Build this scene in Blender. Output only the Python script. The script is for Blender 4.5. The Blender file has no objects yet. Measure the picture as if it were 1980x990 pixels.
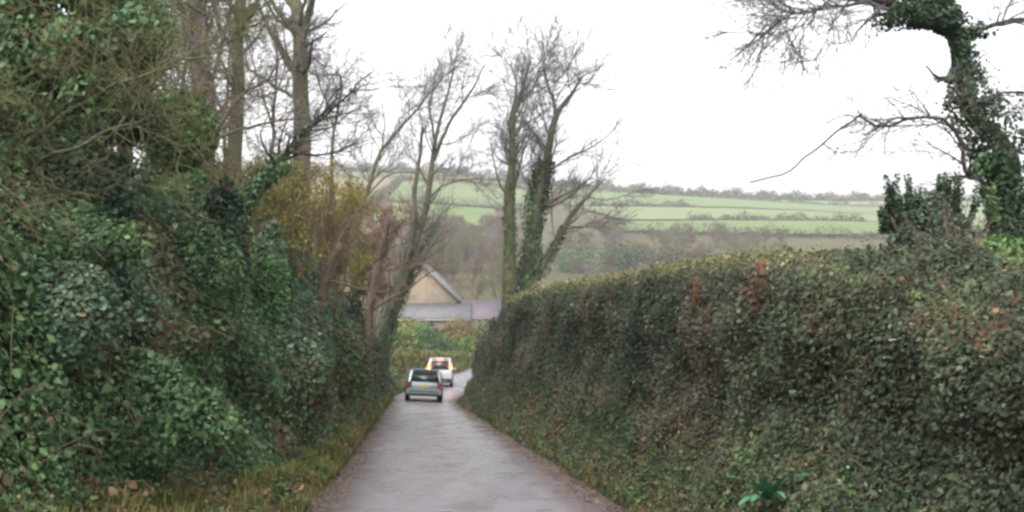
import bpy, math, random
import numpy as np
from mathutils import Vector
R = math.radians
rng = np.random.default_rng(7)
random.seed(7)
sc = bpy.context.scene
col = sc.collection

# ------------------------------------------------------------------ camera, sky, sun, exposure
F = 1902.0
CAMZ = 1.5
cam = bpy.data.cameras.new('camera'); camo = bpy.data.objects.new('camera', cam); col.objects.link(camo)
camo.location = (0, 0, CAMZ); camo.rotation_euler = (R(90), 0, 0)
cam.sensor_width = 36; cam.lens = 36 * F / 1980; cam.clip_end = 6000; cam.clip_start = 0.05
sc.camera = camo
w = bpy.data.worlds.new('World'); sc.world = w; w.use_nodes = True
nt = w.node_tree; bg = nt.nodes['Background']
sky = nt.nodes.new('ShaderNodeTexSky'); sky.sky_type = 'NISHITA'; sky.sun_disc = False
SUN_EL, SUN_AZ = R(58), R(200)
sky.sun_elevation = SUN_EL; sky.sun_rotation = SUN_AZ
sky.air_density = 1.0; sky.dust_density = 3.4; sky.ozone_density = 1.0
hs = nt.nodes.new('ShaderNodeHueSaturation'); hs.inputs['Saturation'].default_value = 0.12
nt.links.new(sky.outputs[0], hs.inputs['Color']); nt.links.new(hs.outputs[0], bg.inputs[0])
bg.inputs[1].default_value = 0.15
sl = bpy.data.lights.new('sun', 'SUN'); sl.energy = 1.0; sl.angle = R(60); sl.color = (1, .97, .93)
so = bpy.data.objects.new('sun', sl); col.objects.link(so)
sdir = Vector((math.sin(SUN_AZ) * math.cos(SUN_EL), math.cos(SUN_AZ) * math.cos(SUN_EL), math.sin(SUN_EL)))
so.rotation_euler = (-sdir).to_track_quat('-Z', 'Y').to_euler(); so.location = (0, -20, 40)
sc.view_settings.view_transform = 'Standard'; sc.view_settings.look = 'None'
sc.view_settings.gamma = 1; sc.view_settings.use_curve_mapping = False
sc.view_settings.exposure = 1.4
sc.cycles.use_denoising = True
sc.cycles.max_bounces = 6; sc.cycles.volume_bounces = 1
sc.cycles.filter_width = 2.8

# ------------------------------------------------------------------ helpers
def P(px, py, d):                       # photo pixel at a known distance -> point
    return np.array([(px - 990) / F * d, d, CAMZ - (py - 495) / F * d])
def tag(o, label=None, cat=None, group=None, kind=None):
    if label: o['label'] = label
    if cat: o['category'] = cat
    if group: o['group'] = group
    if kind: o['kind'] = kind
    return o
def thing(name, loc, label, cat, group=None):
    o = bpy.data.objects.new(name, None); col.objects.link(o); o.location = loc
    o.empty_display_size = .2
    return tag(o, label, cat, group)
def unit(v):
    return v / np.maximum(np.linalg.norm(v, axis=-1, keepdims=True), 1e-9)
def mesh_np(name, co, faces, cols=None, smooth=False):
    """faces: int array (n,k) or list of such arrays"""
    if not isinstance(faces, list): faces = [faces]
    me = bpy.data.meshes.new(name)
    co = np.asarray(co, dtype=np.float32)
    me.vertices.add(len(co)); me.vertices.foreach_set('co', co.ravel())
    li = np.concatenate([f.ravel() for f in faces]).astype(np.int32)
    tot = np.concatenate([np.full(len(f), f.shape[1]) for f in faces]).astype(np.int32)
    st = (np.cumsum(tot) - tot).astype(np.int32)
    me.loops.add(len(li)); me.loops.foreach_set('vertex_index', li)
    me.polygons.add(len(tot)); me.polygons.foreach_set('loop_start', st); me.polygons.foreach_set('loop_total', tot)
    if smooth: me.polygons.foreach_set('use_smooth', np.ones(len(tot), dtype=bool))
    if cols is not None:
        a = me.attributes.new('tint', 'FLOAT_COLOR', 'POINT')
        c4 = np.ones((len(co), 4), dtype=np.float32); c4[:, :3] = cols
        a.data.foreach_set('color', c4.ravel())
    me.update(calc_edges=True)
    return me
def mk(name, me, mat, parent=None, origin=None, world_space=True):
    o = bpy.data.objects.new(name, me); col.objects.link(o)
    if mat is not None:
        me.materials.append(mat)
    if parent is not None:
        o.parent = parent
        if world_space:
            L = np.array(parent.location, dtype=np.float32)
            if parent.parent is not None: L = L + np.array(parent.parent.location, dtype=np.float32)
            co = np.empty(len(me.vertices) * 3, dtype=np.float32); me.vertices.foreach_get('co', co)
            co = co.reshape(-1, 3) - L; me.vertices.foreach_set('co', co.ravel()); me.update()
    return o
_wv = np.random.default_rng(3)
_K = unit(_wv.normal(size=(14, 3))) * _wv.uniform(.6, 1.6, (14, 1)); _PH = _wv.uniform(0, 6.28, 14)
def noise(p, scale=1.0, off=0.0):       # smooth, about -1..1
    q = np.asarray(p) / scale
    return np.sin(q @ (_K.T * 4.0) + _PH + off * 1.7).sum(-1) / 4.2

# ------------------------------------------------------------------ materials
def new_mat(name):
    m = bpy.data.materials.new(name); m.use_nodes = True
    n = m.node_tree.nodes; return m, n, m.node_tree.links, n['Principled BSDF']
def noise_mat(name, c1, c2, scale=4, rough=.8, spec=.3, bump=0, bscale=None, c3=None, metallic=0, coat=0, detail=6):
    m, n, l, b = new_mat(name)
    tc = n.new('ShaderNodeTexCoord'); tx = n.new('ShaderNodeTexNoise'); tx.inputs['Scale'].default_value = scale
    tx.inputs['Detail'].default_value = detail; tx.inputs['Roughness'].default_value = .65
    l.new(tc.outputs['Object'], tx.inputs['Vector'])
    cr = n.new('ShaderNodeValToRGB'); e = cr.color_ramp.elements
    e[0].position = .3; e[1].position = .7; e[0].color = (*c1, 1); e[1].color = (*c2, 1)
    if c3: x = e.new(.5); x.color = (*c3, 1)
    l.new(tx.outputs['Fac'], cr.inputs[0]); l.new(cr.outputs[0], b.inputs['Base Color'])
    b.inputs['Roughness'].default_value = rough; b.inputs['Specular IOR Level'].default_value = spec
    b.inputs['Metallic'].default_value = metallic; b.inputs['Coat Weight'].default_value = coat
    if bump:
        t2 = n.new('ShaderNodeTexNoise'); t2.inputs['Scale'].default_value = bscale or scale * 4; t2.inputs['Detail'].default_value = 5
        l.new(tc.outputs['Object'], t2.inputs['Vector'])
        bp = n.new('ShaderNodeBump'); bp.inputs['Strength'].default_value = bump; bp.inputs['Distance'].default_value = .05
        l.new(t2.outputs['Fac'], bp.inputs['Height']); l.new(bp.outputs[0], b.inputs['Normal'])
    return m
def leaf_mat(name, rough=.45, spec=.5, trans=.22):
    m, n, l, b = new_mat(name)
    a = n.new('ShaderNodeAttribute'); a.attribute_name = 'tint'
    l.new(a.outputs['Color'], b.inputs['Base Color'])
    b.inputs['Roughness'].default_value = rough; b.inputs['Specular IOR Level'].default_value = spec
    if trans:
        t = n.new('ShaderNodeBsdfTranslucent'); l.new(a.outputs['Color'], t.inputs['Color'])
        mx = n.new('ShaderNodeMixShader'); mx.inputs[0].default_value = trans
        l.new(b.outputs[0], mx.inputs[1]); l.new(t.outputs[0], mx.inputs[2])
        l.new(mx.outputs[0], n['Material Output'].inputs[0])
    return m
LEAF = leaf_mat('glossy_leaf', .5, .3)
DULL = leaf_mat('dull_leaf', .75, .15)
GRASS = leaf_mat('grass_blade', .6, .3, .3)
BARK_OLIVE = noise_mat('bark_mossy', (.10, .092, .06), (.19, .185, .095), 5, .9, .2, .6, 30, (.14, .13, .08))
BARK_BROWN = noise_mat('bark_brown', (.08, .055, .042), (.17, .12, .09), 5, .9, .2, .6, 30, (.11, .08, .06))
BARK_GREY = noise_mat('bark_grey', (.085, .078, .06), (.17, .155, .12), 5, .9, .2, .6, 30, (.12, .11, .075))
BARK_GREEN = noise_mat('bark_green_algae', (.06, .06, .035), (.13, .14, .065), 4, .9, .2, .6, 30, (.09, .095, .05))
BARK_DARK = noise_mat('bark_dark', (.035, .03, .025), (.08, .07, .055), 6, .9, .2, .5, 30)
TWIG_GREY = noise_mat('twig_grey', (.13, .115, .12), (.21, .19, .195), 3, .85, .2)
TWIG_OLIVE = noise_mat('twig_lichen_olive', (.09, .085, .045), (.18, .17, .085), 3, .9, .2)
TWIG_YELLOW = noise_mat('twig_lichen_yellow', (.19, .155, .045), (.32, .27, .085), 3, .9, .2)
TWIG_RED = noise_mat('twig_red_brown', (.20, .12, .09), (.32, .21, .16), 3, .9, .2)
TWIG_BROWN = noise_mat('twig_brown', (.09, .065, .045), (.17, .125, .085), 3, .9, .2)
SOIL = noise_mat('bank_soil', (.022, .018, .012), (.055, .045, .028), 2.5, .95, .1, .8, 12)
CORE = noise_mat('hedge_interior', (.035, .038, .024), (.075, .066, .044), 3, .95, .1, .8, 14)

# ------------------------------------------------------------------ lane centreline
ctrl = np.array([(-40, 4.6), (-12, 1.63), (0, .35), (11.5, -.62), (24, -1.94), (34, -2.95), (43, -3.8), (50, -4.2), (58, -4.3), (66, -4.1),
                 (78, -3.0), (88, -.6), (96, 4), (102, 11), (107, 24), (110, 40), (112, 60)], dtype=float)[:, ::-1]
def catmull(pts, n):
    pts = np.asarray(pts, float); p = np.vstack([2 * pts[0] - pts[1], pts, 2 * pts[-1] - pts[-2]])
    out = []; m = len(pts) - 1
    for t in np.linspace(0, m, n):
        i = min(int(t), m - 1); f = t - i
        a, b, c, d = p[i], p[i + 1], p[i + 2], p[i + 3]
        out.append(.5 * ((2 * b) + (-a + c) * f + (2 * a - 5 * b + 4 * c - d) * f ** 2 + (-a + 3 * b - 3 * c + d) * f ** 3))
    return np.array(out)
CL = catmull(ctrl, 900)
_seg = np.linalg.norm(np.diff(CL, axis=0), axis=1); S = np.concatenate([[0], np.cumsum(_seg)])
S -= np.interp(0, CL[:, 1], S)                      # s = 0 beside the camera
T = unit(np.gradient(CL, axis=0)); N = np.stack([T[:, 1], -T[:, 0]], 1)     # N points right of travel
ZR = np.interp(CL[:, 1], [-40, 0, 44, 52, 58, 65, 72, 80, 95, 130], [4.5, 0, -5.02, -5.85, -6.45, -7.08, -7.6, -8.0, -8.4, -8.6])
ker = np.ones(15) / 15; ZR = np.convolve(np.pad(ZR, 7, mode='edge'), ker, 'valid')
HW = np.interp(S, [0, 12, 24, 43, 51, 64, 80], [1.75, 1.62, 1.5, 1.4, 1.75, 1.8, 1.6])
CF = .06 * np.exp(-((S - 43) / 9) ** 2)          # cross-fall where the lane starts to bend
def lane(s):
    s = np.asarray(s, float)
    c = np.stack([np.interp(s, S, CL[:, 0]), np.interp(s, S, CL[:, 1])], -1)
    n = unit(np.stack([np.interp(s, S, N[:, 0]), np.interp(s, S, N[:, 1])], -1))
    return c, n, np.interp(s, S, ZR), np.interp(s, S, HW)
def lane_pt(s, u, h):
    c, n, z, hw = lane(s)
    return np.concatenate([c + n * np.asarray(u)[..., None], (z + h)[..., None]], -1)

# ------------------------------------------------------------------ ground
RX = np.array([-600, -110, -38, 0, 70, 128, 205, 333, 900]); RZ = np.array([62, 57, 53.5, 47.5, 44, 41.5, 37, 35, 33])
PY = [130, 165, 200, 250, 300, 400, 480, 560, 640, 700, 800, 1300]; PV = [0, .02, .06, .14, .25, .46, .66, .85, .985, 1.0, .98, .8]
def regional(x, y):
    ridge = np.interp(x, RX, RZ)
    hill = -8.5 + (ridge + 8.5) * np.interp(y, PY, PV) + 1.2 * np.sin(x * .021 + y * .013) * np.clip((y - 170) / 100, 0, 1)
    near = np.interp(y, [-80, 0, 44, 65, 95, 130], [9, 0, -5, -7.1, -8.5, -8.5]) + np.interp(x, [-60, -15, 15, 60], [5, 2.6, 1.0, 0]) * np.clip((110 - y) / 40, 0, 1)
    k = np.clip((y - 105) / 30, 0, 1)
    return near * (1 - k) + hill * k
def nearest(x, y):
    u = np.empty(x.size); zr = np.empty(x.size); hw = np.empty(x.size)
    for i in range(0, x.size, 4000):
        dx = x[i:i + 4000, None] - CL[None, :, 0]; dy = y[i:i + 4000, None] - CL[None, :, 1]
        k = np.argmin(dx * dx + dy * dy, 1); r = np.arange(len(k))
        sg = dx[r, k] * N[k, 0] + dy[r, k] * N[k, 1]
        u[i:i + 4000] = np.sign(sg) * np.sqrt(dx[r, k] ** 2 + dy[r, k] ** 2); zr[i:i + 4000] = ZR[k] - CF[k] * np.clip(u[i:i + 4000], -2, 2); hw[i:i + 4000] = HW[k]
    return u, zr, hw
def ground_z(x, y):
    x = np.atleast_1d(np.asarray(x, float)); y = np.atleast_1d(np.asarray(y, float))
    z = regional(x, y)
    m = (np.abs(x) < 75) & (y > -45) & (y < 160)
    if m.any():
        u, zr, hw = nearest(x[m], y[m])
        ys = y[m]
        al = np.maximum(-u - hw, 0) * (1 + .8 * np.clip((ys - 12) / 15, 0, 1)); ar = np.maximum(u - hw, 0)
        lo = np.clip((ys - 70) / 25, 0, 1)           # banks die away round the bend
        bl = np.interp(al, [0, .15, .8, 1.5, 2.2, 3, 6, 12, 40], [-.03, .08, .3, .62, 1.7, 2.1, 2.4, 2.6, 2.8]) * (1 - .8 * lo)
        br = np.interp(ar, [0, .15, .5, .9, 1.5, 3, 8, 40], [-.03, .06, .35, .6, .9, 1.0, 1.1, .6]) * (1 - .7 * lo)
        zl = zr + np.where(u < 0, bl, br) - .03 * (np.abs(u) < hw)
        k = np.clip((np.abs(u) - 8) / 30, 0, 1); k = k * k * (3 - 2 * k)
        z[m] = zl * (1 - k) + z[m] * k
    return z
def axis(parts):
    return np.unique(np.round(np.concatenate([np.arange(a, b, s) for a, b, s in parts]), 3))
gx = axis([(-900, -120, 60), (-120, -30, 10), (-30, -12, 1.5), (-12, 9, .35), (9, 30, 1.5), (30, 120, 10), (120, 901, 60)])
gy = axis([(-60, -10, 5), (-10, 56, .4), (56, 130, 1.2), (130, 320, 8), (320, 720, 16), (720, 830, 25)])
GX, GY = np.meshgrid(gx, gy); gz = ground_z(GX.ravel(), GY.ravel())
nx, ny = len(gx), len(gy)
idx = np.arange(nx * ny).reshape(ny, nx)
quads = np.stack([idx[:-1, :-1], idx[:-1, 1:], idx[1:, 1:], idx[1:, :-1]], -1).reshape(-1, 4)
def ground_mat():
    m, n, l, b = new_mat('ground_soil_and_rough_grass')
    tc = n.new('ShaderNodeTexCoord'); sx = n.new('ShaderNodeSeparateXYZ'); l.new(tc.outputs['Object'], sx.inputs[0])
    def ramp(scale, c1, c2, c3):
        t = n.new('ShaderNodeTexNoise'); t.inputs['Scale'].default_value = scale; t.inputs['Detail'].default_value = 8
        l.new(tc.outputs['Object'], t.inputs['Vector'])
        r = n.new('ShaderNodeValToRGB'); e = r.color_ramp.elements; e[0].position = .32; e[1].position = .68
        e[0].color = (*c1, 1); e[1].color = (*c2, 1); x = e.new(.5); x.color = (*c3, 1); l.new(t.outputs['Fac'], r.inputs[0]); return r
    near = ramp(2.2, (.025, .02, .013), (.06, .055, .025), (.04, .035, .02))
    far = ramp(.05, (.075, .06, .035), (.085, .085, .04), (.08, .07, .04))
    mr = n.new('ShaderNodeMapRange'); mr.inputs[1].default_value = 95; mr.inputs[2].default_value = 125
    l.new(sx.outputs['Y'], mr.inputs[0])
    mx = n.new('ShaderNodeMix'); mx.data_type = 'RGBA'; l.new(mr.outputs[0], mx.inputs[0])
    l.new(near.outputs[0], mx.inputs[6]); l.new(far.outputs[0], mx.inputs[7]); l.new(mx.outputs[2], b.inputs['Base Color'])
    b.inputs['Roughness'].default_value = .95; b.inputs['Specular IOR Level'].default_value = .1
    return m
g = mk('ground', mesh_np('ground', np.stack([GX.ravel(), GY.ravel(), gz], 1), quads, smooth=True), ground_mat()); tag(g, kind='structure')

# road
def road_mat():
    m, n, l, b = new_mat('wet_lane_asphalt')
    tc = n.new('ShaderNodeTexCoord'); at = n.new('ShaderNodeAttribute'); at.attribute_name = 'tint'   # R: 0..1 across, G: metres along / 200
    sp = n.new('ShaderNodeSeparateColor'); l.new(at.outputs['Color'], sp.inputs[0])
    def tex(scale, detail=5, rough=.6, vec=None):
        t = n.new('ShaderNodeTexNoise'); t.inputs['Scale'].default_value = scale; t.inputs['Detail'].default_value = detail; t.inputs['Roughness'].default_value = rough
        l.new(vec or tc.outputs['Object'], t.inputs['Vector']); return t
    def mr(src, a, b_, c=0, d=1):
        r = n.new('ShaderNodeMapRange'); r.interpolation_type = 'SMOOTHSTEP'
        for i, v in enumerate((a, b_, c, d)): r.inputs[i + 1].default_value = v
        l.new(src, r.inputs[0]); return r
    def mathn(op, a, b_=None):
        k = n.new('ShaderNodeMath'); k.operation = op
        for i, v in enumerate((a, b_)):
            if v is None: continue
            if isinstance(v, (int, float)): k.inputs[i].default_value = v
            else: l.new(v, k.inputs[i])
        return k.outputs[0]
    def mix(f, a, b_):
        x = n.new('ShaderNodeMix'); x.data_type = 'RGBA'; l.new(f, x.inputs[0])
        for i, v in ((6, a), (7, b_)):
            if isinstance(v, tuple): x.inputs[i].default_value = (*v, 1)
            else: l.new(v, x.inputs[i])
        return x.outputs[2]
    mp = n.new('ShaderNodeMapping'); mp.inputs['Scale'].default_value = (1, .18, 1); l.new(tc.outputs['Object'], mp.inputs[0])
    streak = tex(1.6, 4, .55, mp.outputs[0]); fine = tex(60, 4); patch = tex(1.3, 6, .65); grit = tex(9, 6, .7)
    basec = mix(mr(streak.outputs['Fac'], .35, .65).outputs[0], (.155, .142, .16), (.20, .184, .206))
    basec = mix(mathn('MULTIPLY', mr(fine.outputs['Fac'], .35, .7).outputs[0], .35), basec, (.085, .075, .083))
    cross = mathn('ABSOLUTE', mathn('SUBTRACT', sp.outputs[0], .5))         # 0 centre .. .5 edge
    edge = mathn('ADD', cross, mathn('MULTIPLY', mathn('SUBTRACT', patch.outputs['Fac'], .5), .32))
    edge = mathn('ADD', edge, mathn('MULTIPLY', mathn('SUBTRACT', grit.outputs['Fac'], .5), .14))
    mud = mr(edge, .27, .42).outputs[0]
    mudc = mix(mr(grit.outputs['Fac'], .4, .62).outputs[0], (.06, .042, .036), (.13, .095, .085))
    c = mix(mud, basec, mudc)
    trk = mathn('ADD', mathn('SUBTRACT', 1.0, mr(mathn('ABSOLUTE', mathn('SUBTRACT', sp.outputs[0], .29)), .03, .12).outputs[0]), mathn('SUBTRACT', 1.0, mr(mathn('ABSOLUTE', mathn('SUBTRACT', sp.outputs[0], .72)), .03, .12).outputs[0]))
    c = mix(mathn('MULTIPLY', trk, .3), c, (.22, .21, .232))
    # a line of washed-down mud up the middle
    mid = mathn('SUBTRACT', 1.0, mr(mathn('ABSOLUTE', mathn('SUBTRACT', sp.outputs[0], .53)), .0, .11).outputs[0])
    mid = mathn('MULTIPLY', mid, mr(patch.outputs['Fac'], .42, .68).outputs[0])
    c = mix(mathn('MULTIPLY', mid, .8), c, (.115, .09, .093))
    l.new(c, b.inputs['Base Color'])
    rg = mathn('ADD', mr(patch.outputs['Fac'], .42, .62, .26, .5).outputs[0], mathn('MULTIPLY', mud, .25)); l.new(rg, b.inputs['Roughness'])
    b.inputs['Specular IOR Level'].default_value = .5
    bp = n.new('ShaderNodeBump'); bp.inputs['Strength'].default_value = .25; bp.inputs['Distance'].default_value = .01
    l.new(fine.outputs['Fac'], bp.inputs['Height']); l.new(bp.outputs[0], b.inputs['Normal'])
    return m
ss = np.arange(-38, 175, .35); nu = 17
cc, nn, zz, hh = lane(ss)
uu = np.linspace(-1, 1, nu)
wob = 1 + .05 * np.sin(ss * 1.3)[:, None] * (np.abs(uu) > .9) + .05 * np.sin(ss * .61 + 2)[:, None] * (np.abs(uu) > .9)
U = uu[None] * (hh[:, None] + .12) * wob
co = np.concatenate([cc[:, None] + nn[:, None] * U[..., None], (zz[:, None] + .03 * (1 - uu[None] ** 2) + .012 - U * np.interp(ss, S, CF)[:, None])[..., None]], -1).reshape(-1, 3)
ri = np.arange(len(ss) * nu).reshape(-1, nu)
rq = np.stack([ri[:-1, :-1], ri[:-1, 1:], ri[1:, 1:], ri[1:, :-1]], -1).reshape(-1, 4)
rc = np.stack([np.tile((uu + 1) / 2, len(ss)), np.repeat(ss / 200, nu), np.zeros(len(co))], 1)
o = mk('road', mesh_np('road', co, rq, rc, True), road_mat()); tag(o, kind='structure')

# ------------------------------------------------------------------ leaves, tubes, growth
def leaf_mesh(name, pos, nrm, size, cols, rs, hexa=False, aspect=.75, droop=.25):
    n = len(pos); size = np.broadcast_to(np.asarray(size, float), (n,))
    nrm = unit(nrm); a = unit(np.cross(nrm, unit(rs.normal(size=(n, 3)) + np.array([0, 0, .01]))))
    down = a * np.sign(-a[:, 2:3] + 1e-6); k = rs.random((n, 1)) < .7; a = np.where(k, down, a)      # most tips hang
    b = np.cross(nrm, a); s = size[:, None]; wd = s * aspect * rs.uniform(.45, 1.25, (n, 1)); f = -nrm * s * droop
    if hexa:
        v = np.stack([pos - a * s * .5, pos - a * s * .28 + b * wd * .5 + f * .5, pos + a * s * .12 + b * wd * .42 + f * .6, pos + a * s * .55 + f * .3,
                      pos + a * s * .12 - b * wd * .42 + f * .6, pos - a * s * .28 - b * wd * .5 + f * .5], 1)
        i = np.arange(n)[:, None] * 6
        fc = np.concatenate([i + np.array([[0, 1, 2, 3]]), i + np.array([[0, 3, 4, 5]])]); k = 6
    else:
        v = np.stack([pos - a * s * .5, pos - a * s * .05 + b * wd * .5 + f * .5, pos + a * s * .5, pos - a * s * .05 - b * wd * .5 + f * .5], 1)
        fc = np.arange(n * 4).reshape(n, 4); k = 4
    return mesh_np(name, v.reshape(-1, 3), fc, np.repeat(cols, k, 0))
def pick(pal, pos, rs, clump=.9, spread=.28):
    """pal: list of (weight, rgb); clumped choice + brightness jitter"""
    wts = np.array([p[0] for p in pal], float); wts /= wts.sum(); rgb = np.array([p[1] for p in pal])
    q = .5 + .5 * np.tanh(1.1 * noise(pos, clump, 3.1)); q = np.clip(.55 * q + .45 * rs.random(len(pos)), 0, .999)
    q = np.argsort(np.argsort(q)) / len(q)
    i = np.minimum(np.searchsorted(np.cumsum(wts), q), len(pal) - 1)
    return rgb[i] * np.exp(rs.normal(0, spread, (len(pos), 1)))
IVY = [(3, (.044, .085, .034)), (4, (.066, .13, .048)), (3, (.09, .165, .066)), (1.6, (.13, .22, .085)), (.7, (.12, .10, .055))]
IVY_BLUE = [(3, (.042, .075, .05)), (4, (.065, .115, .075)), (3, (.095, .15, .105)), (1, (.15, .21, .14)), (.5, (.11, .10, .06))]
IVY_BRIGHT = [(2, (.04, .085, .03)), (4, (.07, .15, .045)), (3, (.10, .20, .055)), (1, (.16, .24, .08))]
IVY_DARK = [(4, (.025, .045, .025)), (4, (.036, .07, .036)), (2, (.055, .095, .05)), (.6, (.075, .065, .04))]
BRAMBLE = [(3, (.05, .075, .032)), (3, (.08, .11, .045)), (2, (.11, .11, .05)), (1.4, (.14, .105, .055)), (.7, (.15, .09, .05))]
HEDGE = [(3, (.03, .04, .028)), (4, (.042, .055, .038)), (3, (.056, .07, .05)), (2, (.066, .06, .044)), (.8, (.085, .066, .046))]
HEDGE_TOP = [(2, (.12, .14, .06)), (3, (.18, .175, .08)), (2, (.20, .165, .085)), (1, (.24, .23, .13))]  # paler, yellower than HEDGE: the lit top edge put into leaf colour
HEDGE_NEAR = [(3, (.036, .046, .032)), (4, (.05, .066, .042)), (3, (.065, .086, .052)), (1.5, (.062, .06, .036)), (.6, (.085, .06, .035)), (.5, (.08, .125, .055))]
YELLOWISH = [(2, (.10, .13, .035)), (3, (.18, .20, .05)), (2, (.22, .22, .07)), (1, (.2, .13, .05))]
IVY = [(a, (1.03 * c[0], 1.0 * c[1], 1.03 * c[2])) for a, c in IVY]; IVY_BLUE = [(a, (1.05 * c[0], 1.05 * c[1], .95 * c[2])) for a, c in IVY_BLUE]
HEDGE = [(a, (1.38 * c[0], 1.32 * c[1], 1.3 * c[2])) for a, c in HEDGE]; HEDGE_NEAR = [(a, (1.5 * c[0], 1.42 * c[1], 1.36 * c[2])) for a, c in HEDGE_NEAR]
def tubes(name, groups, sides=5, cap=True):
    """groups: list of (paths (M,n,3), radii (M,n))"""
    cos, fcs, off = [], [], 0
    for pth, rad in groups:
        M, n = rad.shape
        t = unit(np.gradient(pth, axis=1)); ref = np.where(np.abs(t[..., 2:3]) > .9, np.array([1., 0, 0]), np.array([0, 0, 1.]))
        # keep one reference per path so rings do not twist
        ref = np.repeat(ref[:, :1], n, 1); a = unit(np.cross(t, ref)); b = np.cross(t, a)
        an = np.arange(sides) / sides * 2 * math.pi
        v = pth[:, :, None] + rad[:, :, None, None] * (a[:, :, None] * np.cos(an)[None, None, :, None] + b[:, :, None] * np.sin(an)[None, None, :, None])
        base = off + (np.arange(M) * n * sides)[:, None, None] + (np.arange(n - 1) * sides)[None, :, None]
        k = np.arange(sides)[None, None]; k2 = (k + 1) % sides
        fcs.append(np.stack([base + k, base + k2, base + k2 + sides, base + k + sides], -1).reshape(-1, 4))
        if cap and sides >= 4:
            e = off + (np.arange(M) * n * sides)[:, None] + (n - 1) * sides
            if sides == 4: fcs.append(e + np.arange(4)[None])
            else:
                for j in range(1, sides - 1):
                    fcs.append(np.concatenate([e, e + j, e + j + 1], 1))
        cos.append(v.reshape(-1, 3)); off += M * n * sides
    return mesh_np(name, np.concatenate(cos), fcs, smooth=True)
def spl(pts, n=14):
    return catmull(pts, n)
def sprout(paths, rads, count, rs, length, angle=(35, 65), t0=.25, t1=1., up=.25, wind=(0, 0, 0), jit=.18, n=6, rscale=.5, rmin=.003, taper=.25, lean=.5):
    """count children spread over the parents; length (lo, hi) metres, shorter towards the parent's tip"""
    M, k = rads.shape
    ln = np.linalg.norm(np.diff(paths, axis=1), axis=2).sum(1); pi = rs.choice(M, count, p=ln / ln.sum())
    t = t0 + (t1 - t0) * rs.random(count); f = t * (k - 1); i = np.minimum(f.astype(int), k - 2); fr = (f - i)[:, None]
    p = paths[pi, i] * (1 - fr) + paths[pi, i + 1] * fr
    d = unit(paths[pi, i + 1] - paths[pi, i]); r0 = rads[pi, i] * (1 - fr[:, 0]) + rads[pi, i + 1] * fr[:, 0]
    pr = unit(np.cross(d, rs.normal(size=(count, 3)))); an = np.radians(rs.uniform(angle[0], angle[1], count))[:, None]
    dr = unit(d * np.cos(an) + pr * np.sin(an))
    L = rs.uniform(length[0], length[1], count) * (1 - lean * (t - t0) / max(t1 - t0, 1e-6)); st = (L / (n - 1))[:, None]
    out = [p]
    for j in range(n - 1):
        dr = unit(dr + np.array([0, 0, up]) * .5 + np.array(wind) * .5 + rs.normal(0, jit, (count, 3)))
        p = p + dr * st; out.append(p)
    r = np.maximum(r0 * rscale, rmin)[:, None] * np.linspace(1, taper, n)[None]
    return np.stack(out, 1), np.maximum(r, rmin * .6)
def ivy_on(path, rad, per_m, rs, thick=.12, size=.06, pal=IVY, squash=1.0):
    path = np.asarray(path); seg = np.linalg.norm(np.diff(path, axis=0), axis=1); L = seg.sum(); n = int(L * per_m)
    cum = np.concatenate([[0], np.cumsum(seg)]); s = rs.random(n) * L; i = np.clip(np.searchsorted(cum, s) - 1, 0, len(seg) - 1)
    f = ((s - cum[i]) / seg[i])[:, None]; c = path[i] * (1 - f) + path[i + 1] * f; d = unit(path[i + 1] - path[i])
    nr = unit(np.cross(d, rs.normal(size=(n, 3)))); rr = np.interp(s, cum, rad) if np.ndim(rad) else rad
    lump = 1 + .7 * noise(c + nr * .3, 1.1)
    pos = c + nr * (rr + thick * np.clip(lump, .15, 2.2) * rs.uniform(.35, 1, n))[:, None]
    return pos, unit(nr + rs.normal(0, .5, (n, 3)) + np.array([0, 0, .35])), size * rs.uniform(.7, 1.35, n), pick(pal, pos, rs)

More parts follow.
